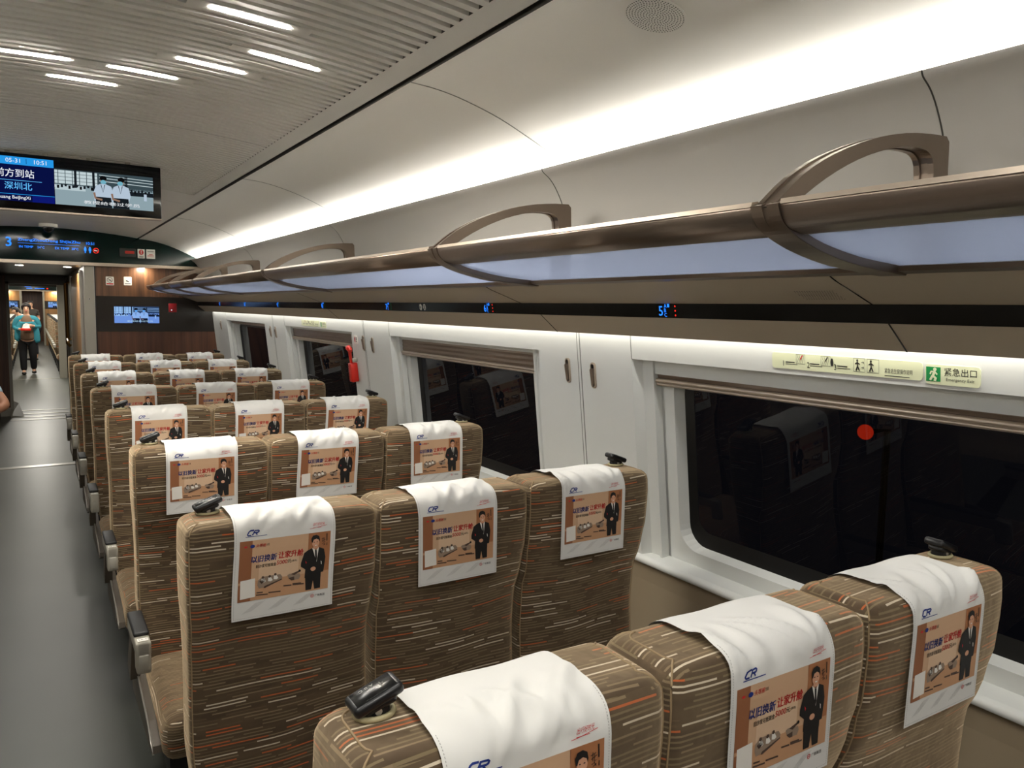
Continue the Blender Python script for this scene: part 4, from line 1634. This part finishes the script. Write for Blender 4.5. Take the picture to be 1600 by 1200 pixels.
def cover_print():
    d = Decal()

    def P(pts, m, l):
        d.poly([pxa(x, y) for x, y in pts], m, l)
    X = lambda px: pxa(px, 740)[0]
    S = lambda py: pxa(530, py)[1]
    k = .224 / 787
    a0, a1, s0, s1 = -.112, .112, .047, .197
    d.rect(a0, s0, a1, s1, 2, 1, 8, 6)
    d.rect(a0, s0, X(236), s1, 1, 2, 2, 6)
    d.rect(X(300), S(850), X(640), S(640), 3, 2, 4, 3)
    d.rect(X(718), s0, a1, s1, 4, 2, 3, 6)
    d.rect(a0, s0, a1, S(830), 5, 3, 6, 2)
    d.rect(a0, s0, X(236), S(850), 1, 4, 2, 2)
    d.rect(X(718), S(852), X(722), s1, 1, 4)
    # small maker's mark and the red words
    d.ell(X(236), S(541), .0055, .0042, 11, 5)
    d.ell(X(180), S(541), .0040, .0022, 10, 5)
    d.text('头等舱', X(264), S(555), .0085, 10, 5, width=.0083, bold=.02, shear=.2)
    d.text('沙发', X(353), S(551), .0062, 9, 5, width=.0036, bold=.01)
    d.text('以旧换新', X(230), S(678), .0172, 11, 5, width=.0154, bold=.05, shear=.08)
    d.text('让家升舱', X(460), S(672), .0172, 10, 5, width=.0154, bold=.05, shear=.08)
    d.text('旧沙发可抵现金', X(274), S(726), .0085, 9, 5, width=.0069, bold=.03)
    d.text('5000', X(447), S(720), .0100, 10, 5, width=.0066, bold=.03, shear=.1)
    d.text('元', X(541), S(720), .0088, 9, 5, bold=.03)
    d.text('(最高)', X(576), S(716), .0058, 9, 5)
    # armchairs and the long sofa with sitters
    P([(290, 840), (330, 812), (480, 806), (498, 830), (490, 850), (345, 902), (296, 910), (283, 880)], 6, 5)
    P([(335, 905), (345, 892), (492, 845), (495, 852), (345, 910)], 7, 6)
    P([(300, 850), (340, 826), (352, 850), (318, 872)], 7, 6)
    for x, y in ((330, 818), (388, 815), (436, 803)):
        P([(x - 14, y + 40), (x - 12, y + 10), (x + 12, y + 8), (x + 26, y + 34), (x + 10, y + 44)], 12, 6)
        d.ell(*pxa(x, y), .0032, .0034, 7, 7, 10)
    P([(540, 822), (560, 812), (648, 818), (655, 840), (640, 866), (580, 868), (552, 850)], 6, 5)
    P([(548, 848), (600, 838), (600, 868), (575, 870)], 7, 6)
    P([(570, 815), (620, 800), (655, 790), (660, 800), (630, 812), (600, 828)], 7, 6)
    d.ell(*pxa(648, 795), .003, .0032, 9, 7, 10)
    for x0, x1, y, h in ((505, 575, 909, 5), (584, 660, 899, 4), (584, 684, 908, 5), (275, 328, 944, 5), (270, 370, 964, 5), (376, 480, 952, 5)):
        P([(x0, y - h), (x1, y - h), (x1, y + h), (x0, y + h)], 7, 6)
    # blank white card where the square code was
    P([(143, 832), (265, 818), (262, 975), (137, 990)], 12, 6)
    # man in a black suit
    P([(697, 850), (836, 850), (829, 957), (776, 962), (766, 890), (748, 964), (697, 968)], 9, 6)
    P([(763, 615), (822, 612), (868, 630), (881, 700), (869, 775), (860, 822), (838, 826), (836, 862), (690, 862), (699, 790), (659, 762), (661, 730), (690, 650), (722, 630)], 9, 7)
    P([(762, 614), (822, 612), (800, 735)], 12, 8)
    P([(785, 624), (801, 623), (804, 705), (798, 728), (788, 702)], 9, 9)
    P([(775, 590), (815, 590), (818, 616), (796, 634), (768, 618)], 8, 9)
    d.ell(*pxa(793, 572), .0091, .0118, 8, 10, 18)
    P([(757, 565), (754, 535), (770, 512), (800, 506), (826, 520), (831, 550), (826, 568), (820, 548), (800, 538), (775, 546), (765, 570)], 9, 11)
    for x in (780, 806):
        d.ell(*pxa(x, 566), .0018, .0009, 9, 11, 8)
    P([(782, 590), (806, 590), (798, 597), (788, 597)], 12, 11)
    d.ell(*pxa(768, 790), .0068, .0055, 8, 9, 14)
    P([(700, 715), (712, 730), (706, 745), (702, 735)], 10, 8)
    P([(838, 728), (846, 735), (846, 760), (840, 755)], 12, 8)
    # handwriting
    for pts in ([(848, 548), (880, 540)], [(862, 535), (858, 575)], [(850, 565), (885, 552)], [(872, 545), (868, 580), (880, 572)], [(852, 590), (868, 582), (878, 600)], [(860, 600), (880, 590)]):
        d.line([pxa(*p) for p in pts], .0011, 9, 5)
    P([(894, 505), (902, 505), (900, 565), (892, 565)], 9, 5)
    P([(894, 580), (899, 580), (898, 604), (892, 604)], 9, 5)
    # railway mark, red script, group mark
    U = lambda x, y: (-.0965 + .0104 * x + .0062 * y, .2092 + .0108 * y)
    for pts in ([(1.05, 1), (.3, 1), (.05, .82), (.05, .18), (.3, 0), (1.05, 0)], [(1.3, 0), (1.3, .95), (2.2, .95), (2.4, .82), (2.4, .62), (2.2, .5), (1.4, .5)], [(1.8, .5), (2.4, 0)]):
        d.line([U(*p) for p in pts], .0030, 11, 2)
    d.rect(-.099, .2055, -.048, .2068, 11, 2)
    d.text('出行好时光', .066, .2125, .0080, 10, 2, width=.0062, shear=.4)
    d.line([(.058, .2070), (.075, .2090), (.102, .2125)], .0008, 10, 2)
    d.rect(.066, .2085, .088, .2093, 10, 2)
    d.ring(.0720, .033, .0043, .0011, 10, 2)
    d.rect(.0702, .0322, .0738, .0338, 10, 2)
    d.text('广铁集团', .0785, .030, .0062, 9, 2, width=.0064)
    # faint diagonal print and the stitched hem
    for c in range(3):
        for q in range(5):
            x = -.100 + c * .062 + q * .005
            d.line([(x, .016 + q * .001), (x + .034, .040 + q * .0006)], .0005, 13, 1)
    for q in range(56):
        a = -.121 + .242 * q / 56
        d.rect(a, .0045, a + .0022, .0055, 13, 1)
    for sgn in (-1, 1):
        for q in range(66):
            z = .005 + .26 * q / 66
            d.rect(sgn * .1205 - .0005, z, sgn * .1205 + .0005, z + .0022, 13, 1)
    return d


PRINT = cover_print()


def make_cover(seed):
    fn = cover_fn(seed)
    mb = MB()
    NA, NB = 40, 64
    vs = [fn(-.125 + .25 * i / NA, CTOT / CSC * j / NB) for j in range(NB + 1) for i in range(NA + 1)]
    mb.add(vs, [(j * (NA + 1) + i, j * (NA + 1) + i + 1, (j + 1) * (NA + 1) + i + 1, (j + 1) * (NA + 1) + i) for j in range(NB) for i in range(NA)], 0, smooth=True)
    PRINT.put(mb, lambda a, q, o: fn(a, q, o + .0003), .00022)
    o = mb.build('head_cover', COVER_MATS)
    me = o.data
    bpy.data.objects.remove(o)
    return me


COVERS = [make_cover(s) for s in (3, 11, 24, 37, 52)]


def handle_parts(t, hx, mirror):
    s = -1 if mirror else 1
    a = math.radians(20) * s
    xf = Matrix.Translation((hx, 0, 1.162)) @ Matrix.Rotation(-a, 4, 'Y')
    mb = MB()
    mb.rbox(-.031, .031, -.019, .019, -.007, .007, .0055, 0, 3, xf)
    mb.rbox(-.020, .020, -.014, .014, -.015, -.004, .004, 0, 2, xf)
    xp = Matrix.Translation((hx, 0, 0))
    mb.rbox(-.0155, .0155, -.0125, .0125, 1.115, 1.160, .005, 0, 2, xp)
    h = mb.build('grab_handle', pbr('handle_black', (20, 20, 22), .32), t)
    mb = MB()
    mb.disc((hx, -.0126, 1.1475), .0042, (0, -1, 0), 0, 14, .001)
    mb.build('screw', M_STEEL, h)
    mb = MB()
    pts = [(hx + .0225 * math.cos(2 * PI * k / 20), .0175 * math.sin(2 * PI * k / 20), ZTOP + .0045) for k in range(20)]
    mb.tube(pts, .0036, 0, 6, closed=True)
    mb.build('collar', pbr('collar_cream', (166, 156, 120), .6), t)
    mb = MB()
    mb.rbox(-.025, .025, -.0145, .0145, .0066, .0074, .0003, 0, 1, xf)
    mb.build('label_plate', pbr('plate_black', (14, 14, 15), .25), h)
    return h, xf


def seat_number(row, h, xf):
    d = Decal()
    d.text(str(row), .003, -.005, .0095, 0, 1, bold=.01)
    d.text('A B C', .014, -.010, .0052, 0, 1)
    mb = MB()
    # read by someone looking back down the carriage: lines run toward the aisle
    d.put(mb, lambda a, q, o: xf @ Vector((.018 - a, -.0 - q, .0075 + o)), .0003)
    mb.build('seat_number', M_PGREY, h)


BACK, PIPE = make_backrest()
BACK_O = BACK.build('backrest', M_FAB)
BACK_ME = BACK_O.data
PIPE_O = PIPE.build('piping', M_PIPE)
PIPE_ME = PIPE_O.data
CUSH_O = make_cushion().build('cushion', M_FAB)
CUSH_ME = CUSH_O.data
for o in (BACK_O, PIPE_O, CUSH_O):
    bpy.data.objects.remove(o)


def armrest(t, x0, x1, y0, y1, zt, label_plate=False, name='armrest'):
    xm = (x0 + x1) / 2
    mb = MB()
    mb.rbox(x0, x1, y0, y1, zt - .055, zt - .012, .007, 0, 2)
    mb.rbox(x0 + .001, x1 - .001, y0, y0 + .055, zt - .105, zt - .012, .007, 0, 2)
    a = mb.build(name, M_GREY, t)
    mb = MB()
    mb.rbox(x0 - .001, x1 + .001, y0 + .05, y1, zt - .014, zt, .006, 0, 2)
    mb.build('pad', M_BLACKM, a)
    mb = MB()
    mb.rbox(x0 + .007, x1 - .007, y0 - .003, y0 + .01, zt - .095, zt - .048, .003, 0, 2)
    mb.build('recline_button', pbr('button_grey', (164, 160, 148), .4), a)
    if label_plate:
        mb = MB()
        mb.box(x0 + .006, x1 - .006, y0 + .014, y0 + .034, zt - .0122, zt - .0113, 0)
        d = Decal()
        d.text('5A-C', -.011, -.004, .008, 1, 1)
        d.put(mb, lambda p, q, o: Vector((xm + p, y0 + .024 + q, zt - .0113 + o)), .0004)
        mb.build('label_plate', [M_STICK, M_INK], a)
    return a


SEATW = .4258
COLX = {'aisle': .254, 'middle': .254 + SEATW, 'window': .254 + 2 * SEATW}


def link(me, name, parent):
    o = bpy.data.objects.new(name, me)
    COL.objects.link(o)
    o.parent = parent
    return o


def make_seat(col):
    t = thing('train_seat', 'x', 'seat', (0, 0, 0))
    link(BACK_ME, 'backrest', t)
    link(PIPE_ME, 'piping', t)
    link(CUSH_ME, 'cushion', t)
    link(COVERS[0], 'head_cover', t)
    mb = MB()
    mb.box(.04, .385, -.44, .02, .22, .315, 0)
    mb.box(.16, .27, -.36, -.10, .03, .22, 0)
    mb.box(.09, .34, -.42, -.02, 0, .03, 0)
    mb.build('base', M_BLACKM, t)
    if col == 'aisle':
        a = armrest(t, -.040, .000, -.445, -.21, .662, True)
        mb = MB()
        mb.add([(-.032, y, z) for y, z in ((-.26, .61), (-.20, .61), (-.08, .44), (-.16, .42))] + [(-.004, y, z) for y, z in ((-.26, .61), (-.20, .61), (-.08, .44), (-.16, .42))],
               [(k, (k + 1) % 4, 4 + (k + 1) % 4, 4 + k) for k in range(4)] + [(3, 2, 1, 0), (4, 5, 6, 7)], 0)
        prof = [(.02, .48), (-.10, .455), (-.16, .43), (-.40, .395), (-.495, .365), (-.50, .345), (-.46, .325), (.02, .31)]
        n = len(prof)
        mb.add([(-.010, y, z) for y, z in prof] + [(.012, y, z) for y, z in prof], [(k, (k + 1) % n, n + (k + 1) % n, n + k) for k in range(n)] + [list(range(n))[::-1], list(range(n, 2 * n))], 0)
        fixnormals(mb.build('side_panel', M_SHELL, t))
        mb = MB()
        mb.tube([(-.010, -.15, .432), (-.011, -.40, .394), (-.011, -.492, .365), (-.010, -.498, .342)], .0032, 0, 6)
        mb.build('edge_trim', M_STEEL, t)
    else:
        armrest(t, -.0135, .0125, -.44, -.07, .640)
    if col == 'window':
        a = MB()
        pp = [(.055, .540), (.0, .558), (-.10, .566), (-.25, .562), (-.40, .545), (-.47, .52)]
        n = len(pp)
        path = spline(pp, 3)
        a.ribbon([(.468, y, z) for y, z in path], .022, .022, 0, Vector((1, 0, 0)))
        w = a.build('armrest', M_BLACKM, t)
        a = MB()
        a.add([(.451, y, z - .01) for y, z in path] + [(.451, y, .30) for y, z in path] + [(.485, y, z - .01) for y, z in path] + [(.485, y, .30) for y, z in path],
              [(k + o_, k + 1 + o_, len(path) + k + 1 + o_, len(path) + k + o_) for o_ in (0, 2 * len(path)) for k in range(len(path) - 1)] + [(0, len(path), 3 * len(path), 2 * len(path)), (len(path) - 1, 2 * len(path) - 1, 4 * len(path) - 1, 3 * len(path) - 1)], 0)
        a.build('side_panel', M_SHELL, t)
    hx = None
    if col == 'aisle':
        hx = .061
        h, xf = handle_parts(t, hx, False)
        t['_h'] = 1
    if col == 'window':
        hx = .372
        h, xf = handle_parts(t, hx, True)
    return t


def copy_tree(o, parent=None):
    c = o.copy()
    COL.objects.link(c)
    if parent:
        c.parent = parent
    for ch in list(o.children):
        copy_tree(ch, c)
    return c


Y0, PITCHY = .787, .98
ROWN = ['row nearest the camera', 'second row from the camera', 'third row from the camera', 'fourth row from the camera',
        'fifth row from the camera', 'third row from the end wall', 'second row from the end wall', 'row closest to the end wall']
HXF = Matrix.Translation((.061, 0, 1.162)) @ Matrix.Rotation(-math.radians(20), 4, 'Y')
for ci, col in enumerate(('aisle', 'middle', 'window')):
    proto = make_seat(col)
    if '_h' in proto:
        del proto['_h']
    for r in range(8):
        o = proto if r == 0 else copy_tree(proto)
        o.location = (COLX[col], Y0 + PITCHY * r, 0)
        o['label'] = 'brown striped %s seat with printed white cover, %s' % (col, ROWN[r])
        o['group'] = 'rows of train seats'
        for ch in list(o.children):
            if ch.name.split('.')[0] == 'head_cover':
                ch.data = COVERS[(r * 2 + ci * 3) % len(COVERS)]
    if col == 'aisle':
        AISLE = [o for o in bpy.data.objects if o.name.startswith('train_seat') and o.parent is None]
for o in AISLE:
    r = round((o.location.y - Y0) / PITCHY)
    for ch in o.children:
        if ch.name.startswith('grab_handle'):
            seat_number(4 + r, ch, HXF)

# the seat across the aisle that carries the passenger whose elbow shows
lp = make_seat('middle')
lp.location = (-.85, Y0 + PITCHY * 7, 0)
lp['label'] = 'brown striped seat across the aisle under the passenger in pale blue'
lp['group'] = 'rows of train seats'

# rows of the next carriage: only their aisle side is seen through the doors, a dozen pixels each
def far_seat():
    mb = MB()
    mb.rbox(0, .45, -.07, .06, .40, 1.137, .03, 0, 2)
    mb.rbox(.01, .44, -.53, -.05, .32, .445, .04, 0, 2)
    mb.boxuv()
    mb.rbox(.11, .36, -.085, .07, .90, 1.147, .012, 1, 2)
    mb.box(.15, .32, -.086, -.080, .94, 1.06, 2)
    mb.rbox(.03, .10, -.02, .03, 1.12, 1.18, .01, 3, 1)
    mb.box(.05, .40, -.44, .02, .0, .32, 3)
    mb.box(-.045, -.003, -.45, .03, .60, .66, 4)
    return mb.build('train_seat', [M_FAB, M_CLOTH, M_T4, M_BLACKM, M_GREY])


def far_seat_mirror(me):
    m2 = me.copy()
    for v in m2.vertices:
        v.co.x = -v.co.x
    m2.flip_normals()
    return m2


fs0 = far_seat()
fs0['category'] = 'seat'
ml = far_seat_mirror(fs0.data)
for side in (0, 1):
    for k in range(13):
        o = fs0 if (side == 0 and k == 0) else fs0.copy()
        if o is not fs0:
            COL.objects.link(o)
        if side:
            o.data = ml
        o.location = ((.43 if side == 0 else -.36), 19.95 + .98 * k, 0)
        if side == 0:
            o['label'] = 'frontmost brown seat of the next carriage, right of the walking woman' if k == 0 else 'brown seat with white cover in the line right of the walking woman, next carriage'
            o['group'] = 'seats of the next carriage right of its aisle'
        else:
            o['label'] = 'brown seat with white cover in the line left of the walking woman, next carriage'
            o['group'] = 'seats of the next carriage left of its aisle'
# ================================================================== people
def skin(name, joints, bones, mat, parent=None, root=0, sub=2, xf=None):
    """joints: list of (x, y, z, radius); grown into one continuous surface"""
    me = bpy.data.meshes.new(name)
    me.from_pydata([j[:3] for j in joints], bones, [])
    o = bpy.data.objects.new(name, me)
    COL.objects.link(o)
    md = o.modifiers.new('skin', 'SKIN')
    md.use_smooth_shade = True
    for i, j in enumerate(joints):
        sv = me.skin_vertices[0].data[i]
        r = j[3] if isinstance(j[3], (tuple, list)) else (j[3], j[3])
        sv.radius = r
        sv.use_root = (i == root)
    s = o.modifiers.new('sub', 'SUBSURF')
    s.levels = sub
    s.render_levels = sub
    bpy.context.view_layer.update()
    dg = bpy.context.evaluated_depsgraph_get()
    m2 = bpy.data.meshes.new_from_object(o.evaluated_get(dg))
    m2.name = name
    o.modifiers.clear()
    o.data = m2
    bpy.data.meshes.remove(me)
    m2.materials.clear()
    m2.materials.append(mat)
    for p in m2.polygons:
        p.use_smooth = True
    if parent:
        o.parent = parent
    return o


def hand(J, B, wrist, d, side, curl):
    """five fingers from a palm beyond the wrist joint; d points along the hand, side toward the thumb"""
    w = Vector(J[wrist][:3])
    d, side, curl = Vector(d).normalized(), Vector(side).normalized(), Vector(curl).normalized()
    p = w + d * .055
    J.append((*p, .024))
    B.append((wrist, len(J) - 1))
    pi = len(J) - 1
    for k, (o, l) in enumerate(((.026, .062), (.009, .072), (-.009, .068), (-.025, .052))):
        a = p + side * o + d * .028
        m = a + d * l * .5 + curl * .012
        e = m + d * l * .28 + curl * .028
        i = len(J)
        J += [(*a, .0095), (*m, .0088), (*e, .0075)]
        B += [(pi, i), (i, i + 1), (i + 1, i + 2)]
    a = w + d * .03 + side * .034
    e = a + d * .032 + side * .014 + curl * .016
    i = len(J)
    J += [(*a, .011), (*e, .0085)]
    B += [(wrist, i), (i, i + 1)]


def head_parts(t, c, r, hair='back', look=(0, -1, 0), cap=None):
    """face features and hair round a head centred at c; looks along -y"""
    c = Vector(c)
    mb = MB()
    for s in (-1, 1):
        mb.ellipsoid(c + Vector((s * .032, -r * .90, .008)), (.012, .008, .006), 0, None, 8, 6)
        mb.ellipsoid(c + Vector((s * .032, -r * .88, .030)), (.018, .008, .004), 0, None, 8, 6)
    mb.build('eyes', M_INK, t)
    mb = MB()
    mb.ellipsoid(c + Vector((0, -r * .86, -.052)), (.024, .010, .007), 0, None, 10, 6)
    mb.build('mouth', pbr('lip', (170, 84, 78), .5), t)
    mb = MB()
    mb.ellipsoid(c + Vector((0, .012, .028)), (r * 1.02, r * 1.10, r * 1.10), 0, None, 16, 10)
    bmv = []
    for q in mb.v:
        p = Vector(q) - c
        # the hairline: pull the shell back from the face
        if p.y < 0 and p.z < .055 and abs(p.x) < r * .86:
            p.y = max(p.y, -.01)
        if p.z < -.03 and hair != 'long':
            p.z = -.03 + (p.z + .03) * .35
        bmv.append(tuple(c + p))
    mb.v = bmv
    if hair == 'back':
        mb.ellipsoid(c + Vector((0, r * 1.05, -.02)), (.045, .05, .06), 0, None, 10, 8)
    mb.build('hair', M_HAIR, t)


def body_skeleton(H=1.56, legs=None, arms=None, lean=(0, 0)):
    pass


# ---- the woman walking up the aisle of the next carriage
wp = thing('person', 'woman in teal cardigan and black trousers walking toward us, holding a boxed meal', 'person', (-.095, 19.85, 0))
J = [(0, .01, .80, (.135, .10)), (0, 0, .95, (.125, .095)), (0, -.005, 1.10, (.135, .10)), (0, 0, 1.22, (.125, .085)), (0, .0, 1.295, .044), (0, -.014, 1.362, .058), (0, -.018, 1.440, (.080, .088)), (0, -.008, 1.505, (.062, .070)),
     (-.155, .0, 1.225, .056), (-.215, .01, 1.02, .043), (-.105, -.20, .985, .026),
     (.155, .0, 1.225, .056), (.215, .0, 1.03, .043), (.085, -.20, 1.075, .026),
     (-.085, 0, .74, .095), (-.088, -.03, .43, .062), (-.085, .02, .09, .040), (-.088, -.10, .035, .034),
     (.085, 0, .74, .095), (.092, .0, .43, .062), (.100, .12, .12, .040), (.102, .02, .045, .034), (0, -.106, 1.425, .008)]
B = [(0, 1), (1, 2), (2, 3), (3, 4), (4, 5), (5, 6), (6, 7), (3, 8), (8, 9), (9, 10), (3, 11), (11, 12), (12, 13), (0, 14), (14, 15), (15, 16), (16, 17), (0, 18), (18, 19), (19, 20), (20, 21), (6, 22)]
hand(J, B, 10, (.9, -.35, 0), (0, -.3, 1), (.1, .3, .5))
hand(J, B, 13, (-.9, -.35, -.1), (0, -.3, 1), (-.1, .3, -.5))
skin('body', J, B, M_SKIN, wp)
head_parts(wp, (0, -.018, 1.440), .092)
skin('blouse', [(0, -.01, .72, (.166, .132)), (0, -.012, .84, (.168, .134)), (0, -.015, .98, (.158, .125)), (0, -.02, 1.12, (.150, .120)), (0, -.03, 1.235, (.125, .10)), (0, -.03, 1.30, (.075, .072))], [(0, 1), (1, 2), (2, 3), (3, 4), (4, 5)], pbr('blouse_brown', (112, 88, 68), .8), wp)
M_TEAL = pbr('cardigan_teal', (46, 128, 142), .85)
skin('cardigan', [(0, .04, 1.10, (.165, .10)), (0, .02, 1.245, (.17, .105)), (-.16, .0, 1.235, .088), (-.226, .012, 1.02, .066), (-.135, -.155, .985, .043), (.16, .0, 1.235, .088), (.226, .002, 1.03, .066), (.125, -.15, 1.06, .043),
                  (0, .06, .92, (.15, .07)), (-.145, -.05, .98, (.05, .10)), (-.16, -.04, .72, (.05, .10)), (.145, -.05, .98, (.05, .10)), (.165, -.04, .68, (.05, .10)), (-.115, -.075, 1.12, .065), (.115, -.075, 1.12, .065), (0, .06, .75, (.15, .06))],
     [(0, 1), (1, 2), (2, 3), (3, 4), (1, 5), (5, 6), (6, 7), (0, 8), (8, 15), (0, 13), (13, 9), (9, 10), (0, 14), (14, 11), (11, 12)], M_TEAL, wp)
skin('trousers', [(0, .01, .82, (.15, .115)), (-.088, .0, .72, .108), (-.090, -.03, .43, .080), (-.086, .01, .07, .064), (.088, .0, .72, .108), (.094, .0, .43, .080), (.101, .10, .10, .064)], [(0, 1), (1, 2), (2, 3), (0, 4), (4, 5), (5, 6)], pbr('trousers_black', (18, 18, 22), .8), wp)
for x, y, z in ((-.086, -.04, .032), (.101, .075, .045)):
    mb = MB()
    mb.ellipsoid((x, y, z), (.047, .125, .034), 0, None, 12, 8)
    s = mb.build('shoe', pbr('shoe_black', (22, 22, 24), .4), wp)
    mb = MB()
    mb.ellipsoid((x, y + .02, z + .035), (.040, .06, .030), 0, None, 10, 6)
    mb.build('sock', M_STICK, s)
t = thing('meal_box', 'red box with white crumpled wrapper held by the woman', 'box', (-.11, 19.60, .965))
mb = MB()
mb.rbox(-.10, .085, -.055, .055, 0, .055, .006, 0, 1)
mb.build('tray', M_RED, t)
mb = MB()
mb.add([(-.07, -.05, .055), (.07, -.05, .055), (.07, .05, .055), (-.07, .05, .055), (-.05, -.03, .13), (.0, -.04, .165), (.06, -.03, .14), (.045, .04, .15), (-.04, .04, .14)],
       [(0, 1, 6, 5), (0, 5, 4), (1, 2, 7, 6), (2, 3, 8, 7), (3, 0, 4, 8), (4, 5, 6, 7, 8)], 0)
mb.build('wrapper', M_STICK, t)


def passer(label, loc, rz, shirt, bend=0., trousers=(40, 40, 48), seated=False, shirtname='shirt'):
    t = thing('person', label, 'person', loc)
    t.rotation_euler = (0, 0, rz)
    hz = .46 if seated else .86
    up = Vector((0, -math.sin(bend), math.cos(bend)))

    def T(d, x=0., y=0.):
        p = Vector((x, y, hz)) + up * d
        return tuple(p)
    hd = T(.74)
    J = [(0, 0, hz, (.14, .10)), (*T(.2), (.13, .095)), (*T(.42), (.14, .10)), (*T(.50), .046), (*T(.565), .058), (*T(.64), (.078, .087)), (*T(.71), (.060, .067)),
         (*T(.42, -.17), .055), (*T(.16, -.23), .042), (*(Vector(T(.05, -.16)) + Vector((0, -.2, 0))), .026),
         (*T(.42, .17), .055), (*T(.16, .23), .042), (*(Vector(T(.05, .16)) + Vector((0, -.2, 0))), .026)]
    B = [(0, 1), (1, 2), (2, 3), (3, 4), (4, 5), (5, 6), (2, 7), (7, 8), (8, 9), (2, 10), (10, 11), (11, 12)]
    if seated:
        L = [(-.09, 0, hz, .09), (-.10, -.42, hz + .02, .07), (-.10, -.44, .09, .042), (-.10, -.54, .035, .034), (.09, 0, hz, .09), (.10, -.42, hz + .02, .07), (.10, -.44, .09, .042), (.10, -.54, .035, .034)]
    else:
        L = [(-.09, 0, hz - .06, .09), (-.09, -.01, .46, .062), (-.09, .02, .09, .042), (-.09, -.10, .035, .034), (.09, 0, hz - .06, .09), (.09, -.01, .46, .062), (.09, .02, .09, .042), (.09, -.10, .035, .034)]
    n = len(J)
    J += L
    B += [(0, n), (n, n + 1), (n + 1, n + 2), (n + 2, n + 3), (0, n + 4), (n + 4, n + 5), (n + 5, n + 6), (n + 6, n + 7)]
    hand(J, B, 9, (.2, -.9, -.2), (1, 0, .2), (0, 0, -1))
    hand(J, B, 12, (-.2, -.9, -.2), (-1, 0, .2), (0, 0, -1))
    skin('body', J, B, M_SKIN, t)
    c = Vector(T(.64))
    head_parts(t, c, .086)
    skin('shirt', [(0, 0, hz, (.155, .115)), (*T(.2), (.150, .112)), (*T(.40), (.15, .112)), (*T(.49), (.07, .06)), (*T(.42, -.17), .068), (*T(.25, -.215), .058), (*T(.42, .17), .068), (*T(.25, .215), .058)],
         [(0, 1), (1, 2), (2, 3), (2, 4), (4, 5), (2, 6), (6, 7)], pbr('cloth_%d_%d_%d' % shirt, shirt, .8), t)
    J2 = [(0, 0, hz, (.15, .115))] + [(q[0], q[1], q[2] if k % 4 != 2 else q[2] + .06, q[3] + .018) for k, q in enumerate(L) if k % 4 != 3]
    skin('trousers', J2, [(0, 1), (1, 2), (2, 3), (0, 4), (4, 5), (5, 6)], pbr('cloth_%d_%d_%d' % trousers, trousers, .8), t)
    for k in (3, 7):
        mb = MB()
        mb.ellipsoid((L[k][0], L[k][1] + .05, .036), (.046, .12, .036), 0, None, 10, 6)
        mb.build('shoe', M_BLACKM, t)
    return t


passer('person in a white shirt bending over, behind the walking woman', (.02, 24.6, 0), -1.1, (226, 226, 226), bend=.75)
passer('person with dark hair and black top bending between the seats right of the woman', (.74, 26.09, 0), 1.2, (30, 28, 30), bend=.42)
passer('person in a dark jacket standing farthest down the next carriage', (-.02, 30.0, 0), .1, (58, 52, 46))

# ---- the seated passenger at the picture's left edge: a forearm and a pale blue cuff show
sp = thing('person', 'seated passenger in pale blue short sleeves, bent elbow reaching into the aisle', 'person', (-.58, 7.52, 0))
J = [(0, -.14, .53, (.15, .12)), (0, -.12, .72, (.14, .11)), (0, -.09, .95, (.16, .11)), (0, -.09, 1.10, .055), (0, -.10, 1.18, .064), (0, -.12, 1.26, (.078, .088)), (0, -.115, 1.33, (.06, .068)),
     (.20, -.10, 1.01, .062), (.385, -.245, .765, .046), (.13, -.42, .70, .030),
     (-.20, -.10, 1.01, .062), (-.27, -.14, .76, .046), (-.10, -.40, .68, .030),
     (-.10, -.16, .53, .095), (-.12, -.58, .55, .07), (-.12, -.60, .10, .045), (-.12, -.71, .036, .036),
     (.10, -.16, .53, .095), (.12, -.58, .55, .07), (.12, -.60, .10, .045), (.12, -.71, .036, .036)]
B = [(0, 1), (1, 2), (2, 3), (3, 4), (4, 5), (5, 6), (2, 7), (7, 8), (8, 9), (2, 10), (10, 11), (11, 12), (0, 13), (13, 14), (14, 15), (15, 16), (0, 17), (17, 18), (18, 19), (19, 20)]
hand(J, B, 9, (-.8, -.5, -.1), (0, -.3, 1), (-.2, .3, -.6))
hand(J, B, 12, (.7, -.6, -.1), (0, -.3, 1), (.2, .3, -.6))
skin('body', J, B, pbr('skin_tan', (176, 124, 96), .55), sp)
head_parts(sp, (0, -.12, 1.26), .09, 'short')
skin('shirt', [(0, -.14, .55, (.17, .14)), (0, -.12, .74, (.16, .13)), (0, -.09, .95, (.175, .128)), (0, -.09, 1.07, (.075, .07)), (.20, -.10, 1.01, .078), (.34, -.21, .825, .064), (-.20, -.10, 1.01, .078), (-.25, -.13, .84, .064)],
     [(0, 1), (1, 2), (2, 3), (2, 4), (4, 5), (2, 6), (6, 7)], pbr('shirt_blue', (168, 190, 200), .8), sp)
skin('trousers', [(0, -.14, .53, (.165, .13)), (-.105, -.17, .535, .11), (-.12, -.58, .555, .088), (-.12, -.60, .14, .065), (.105, -.17, .535, .11), (.12, -.58, .555, .088), (.12, -.60, .14, .065)], [(0, 1), (1, 2), (2, 3), (0, 4), (4, 5), (5, 6)], pbr('trousers_grey', (70, 70, 76), .8), sp)
for x in (-.12, .12):
    mb = MB()
    mb.ellipsoid((x, -.66, .038), (.048, .13, .038), 0, None, 12, 8)
    mb.build('shoe', M_BLACKM, sp)
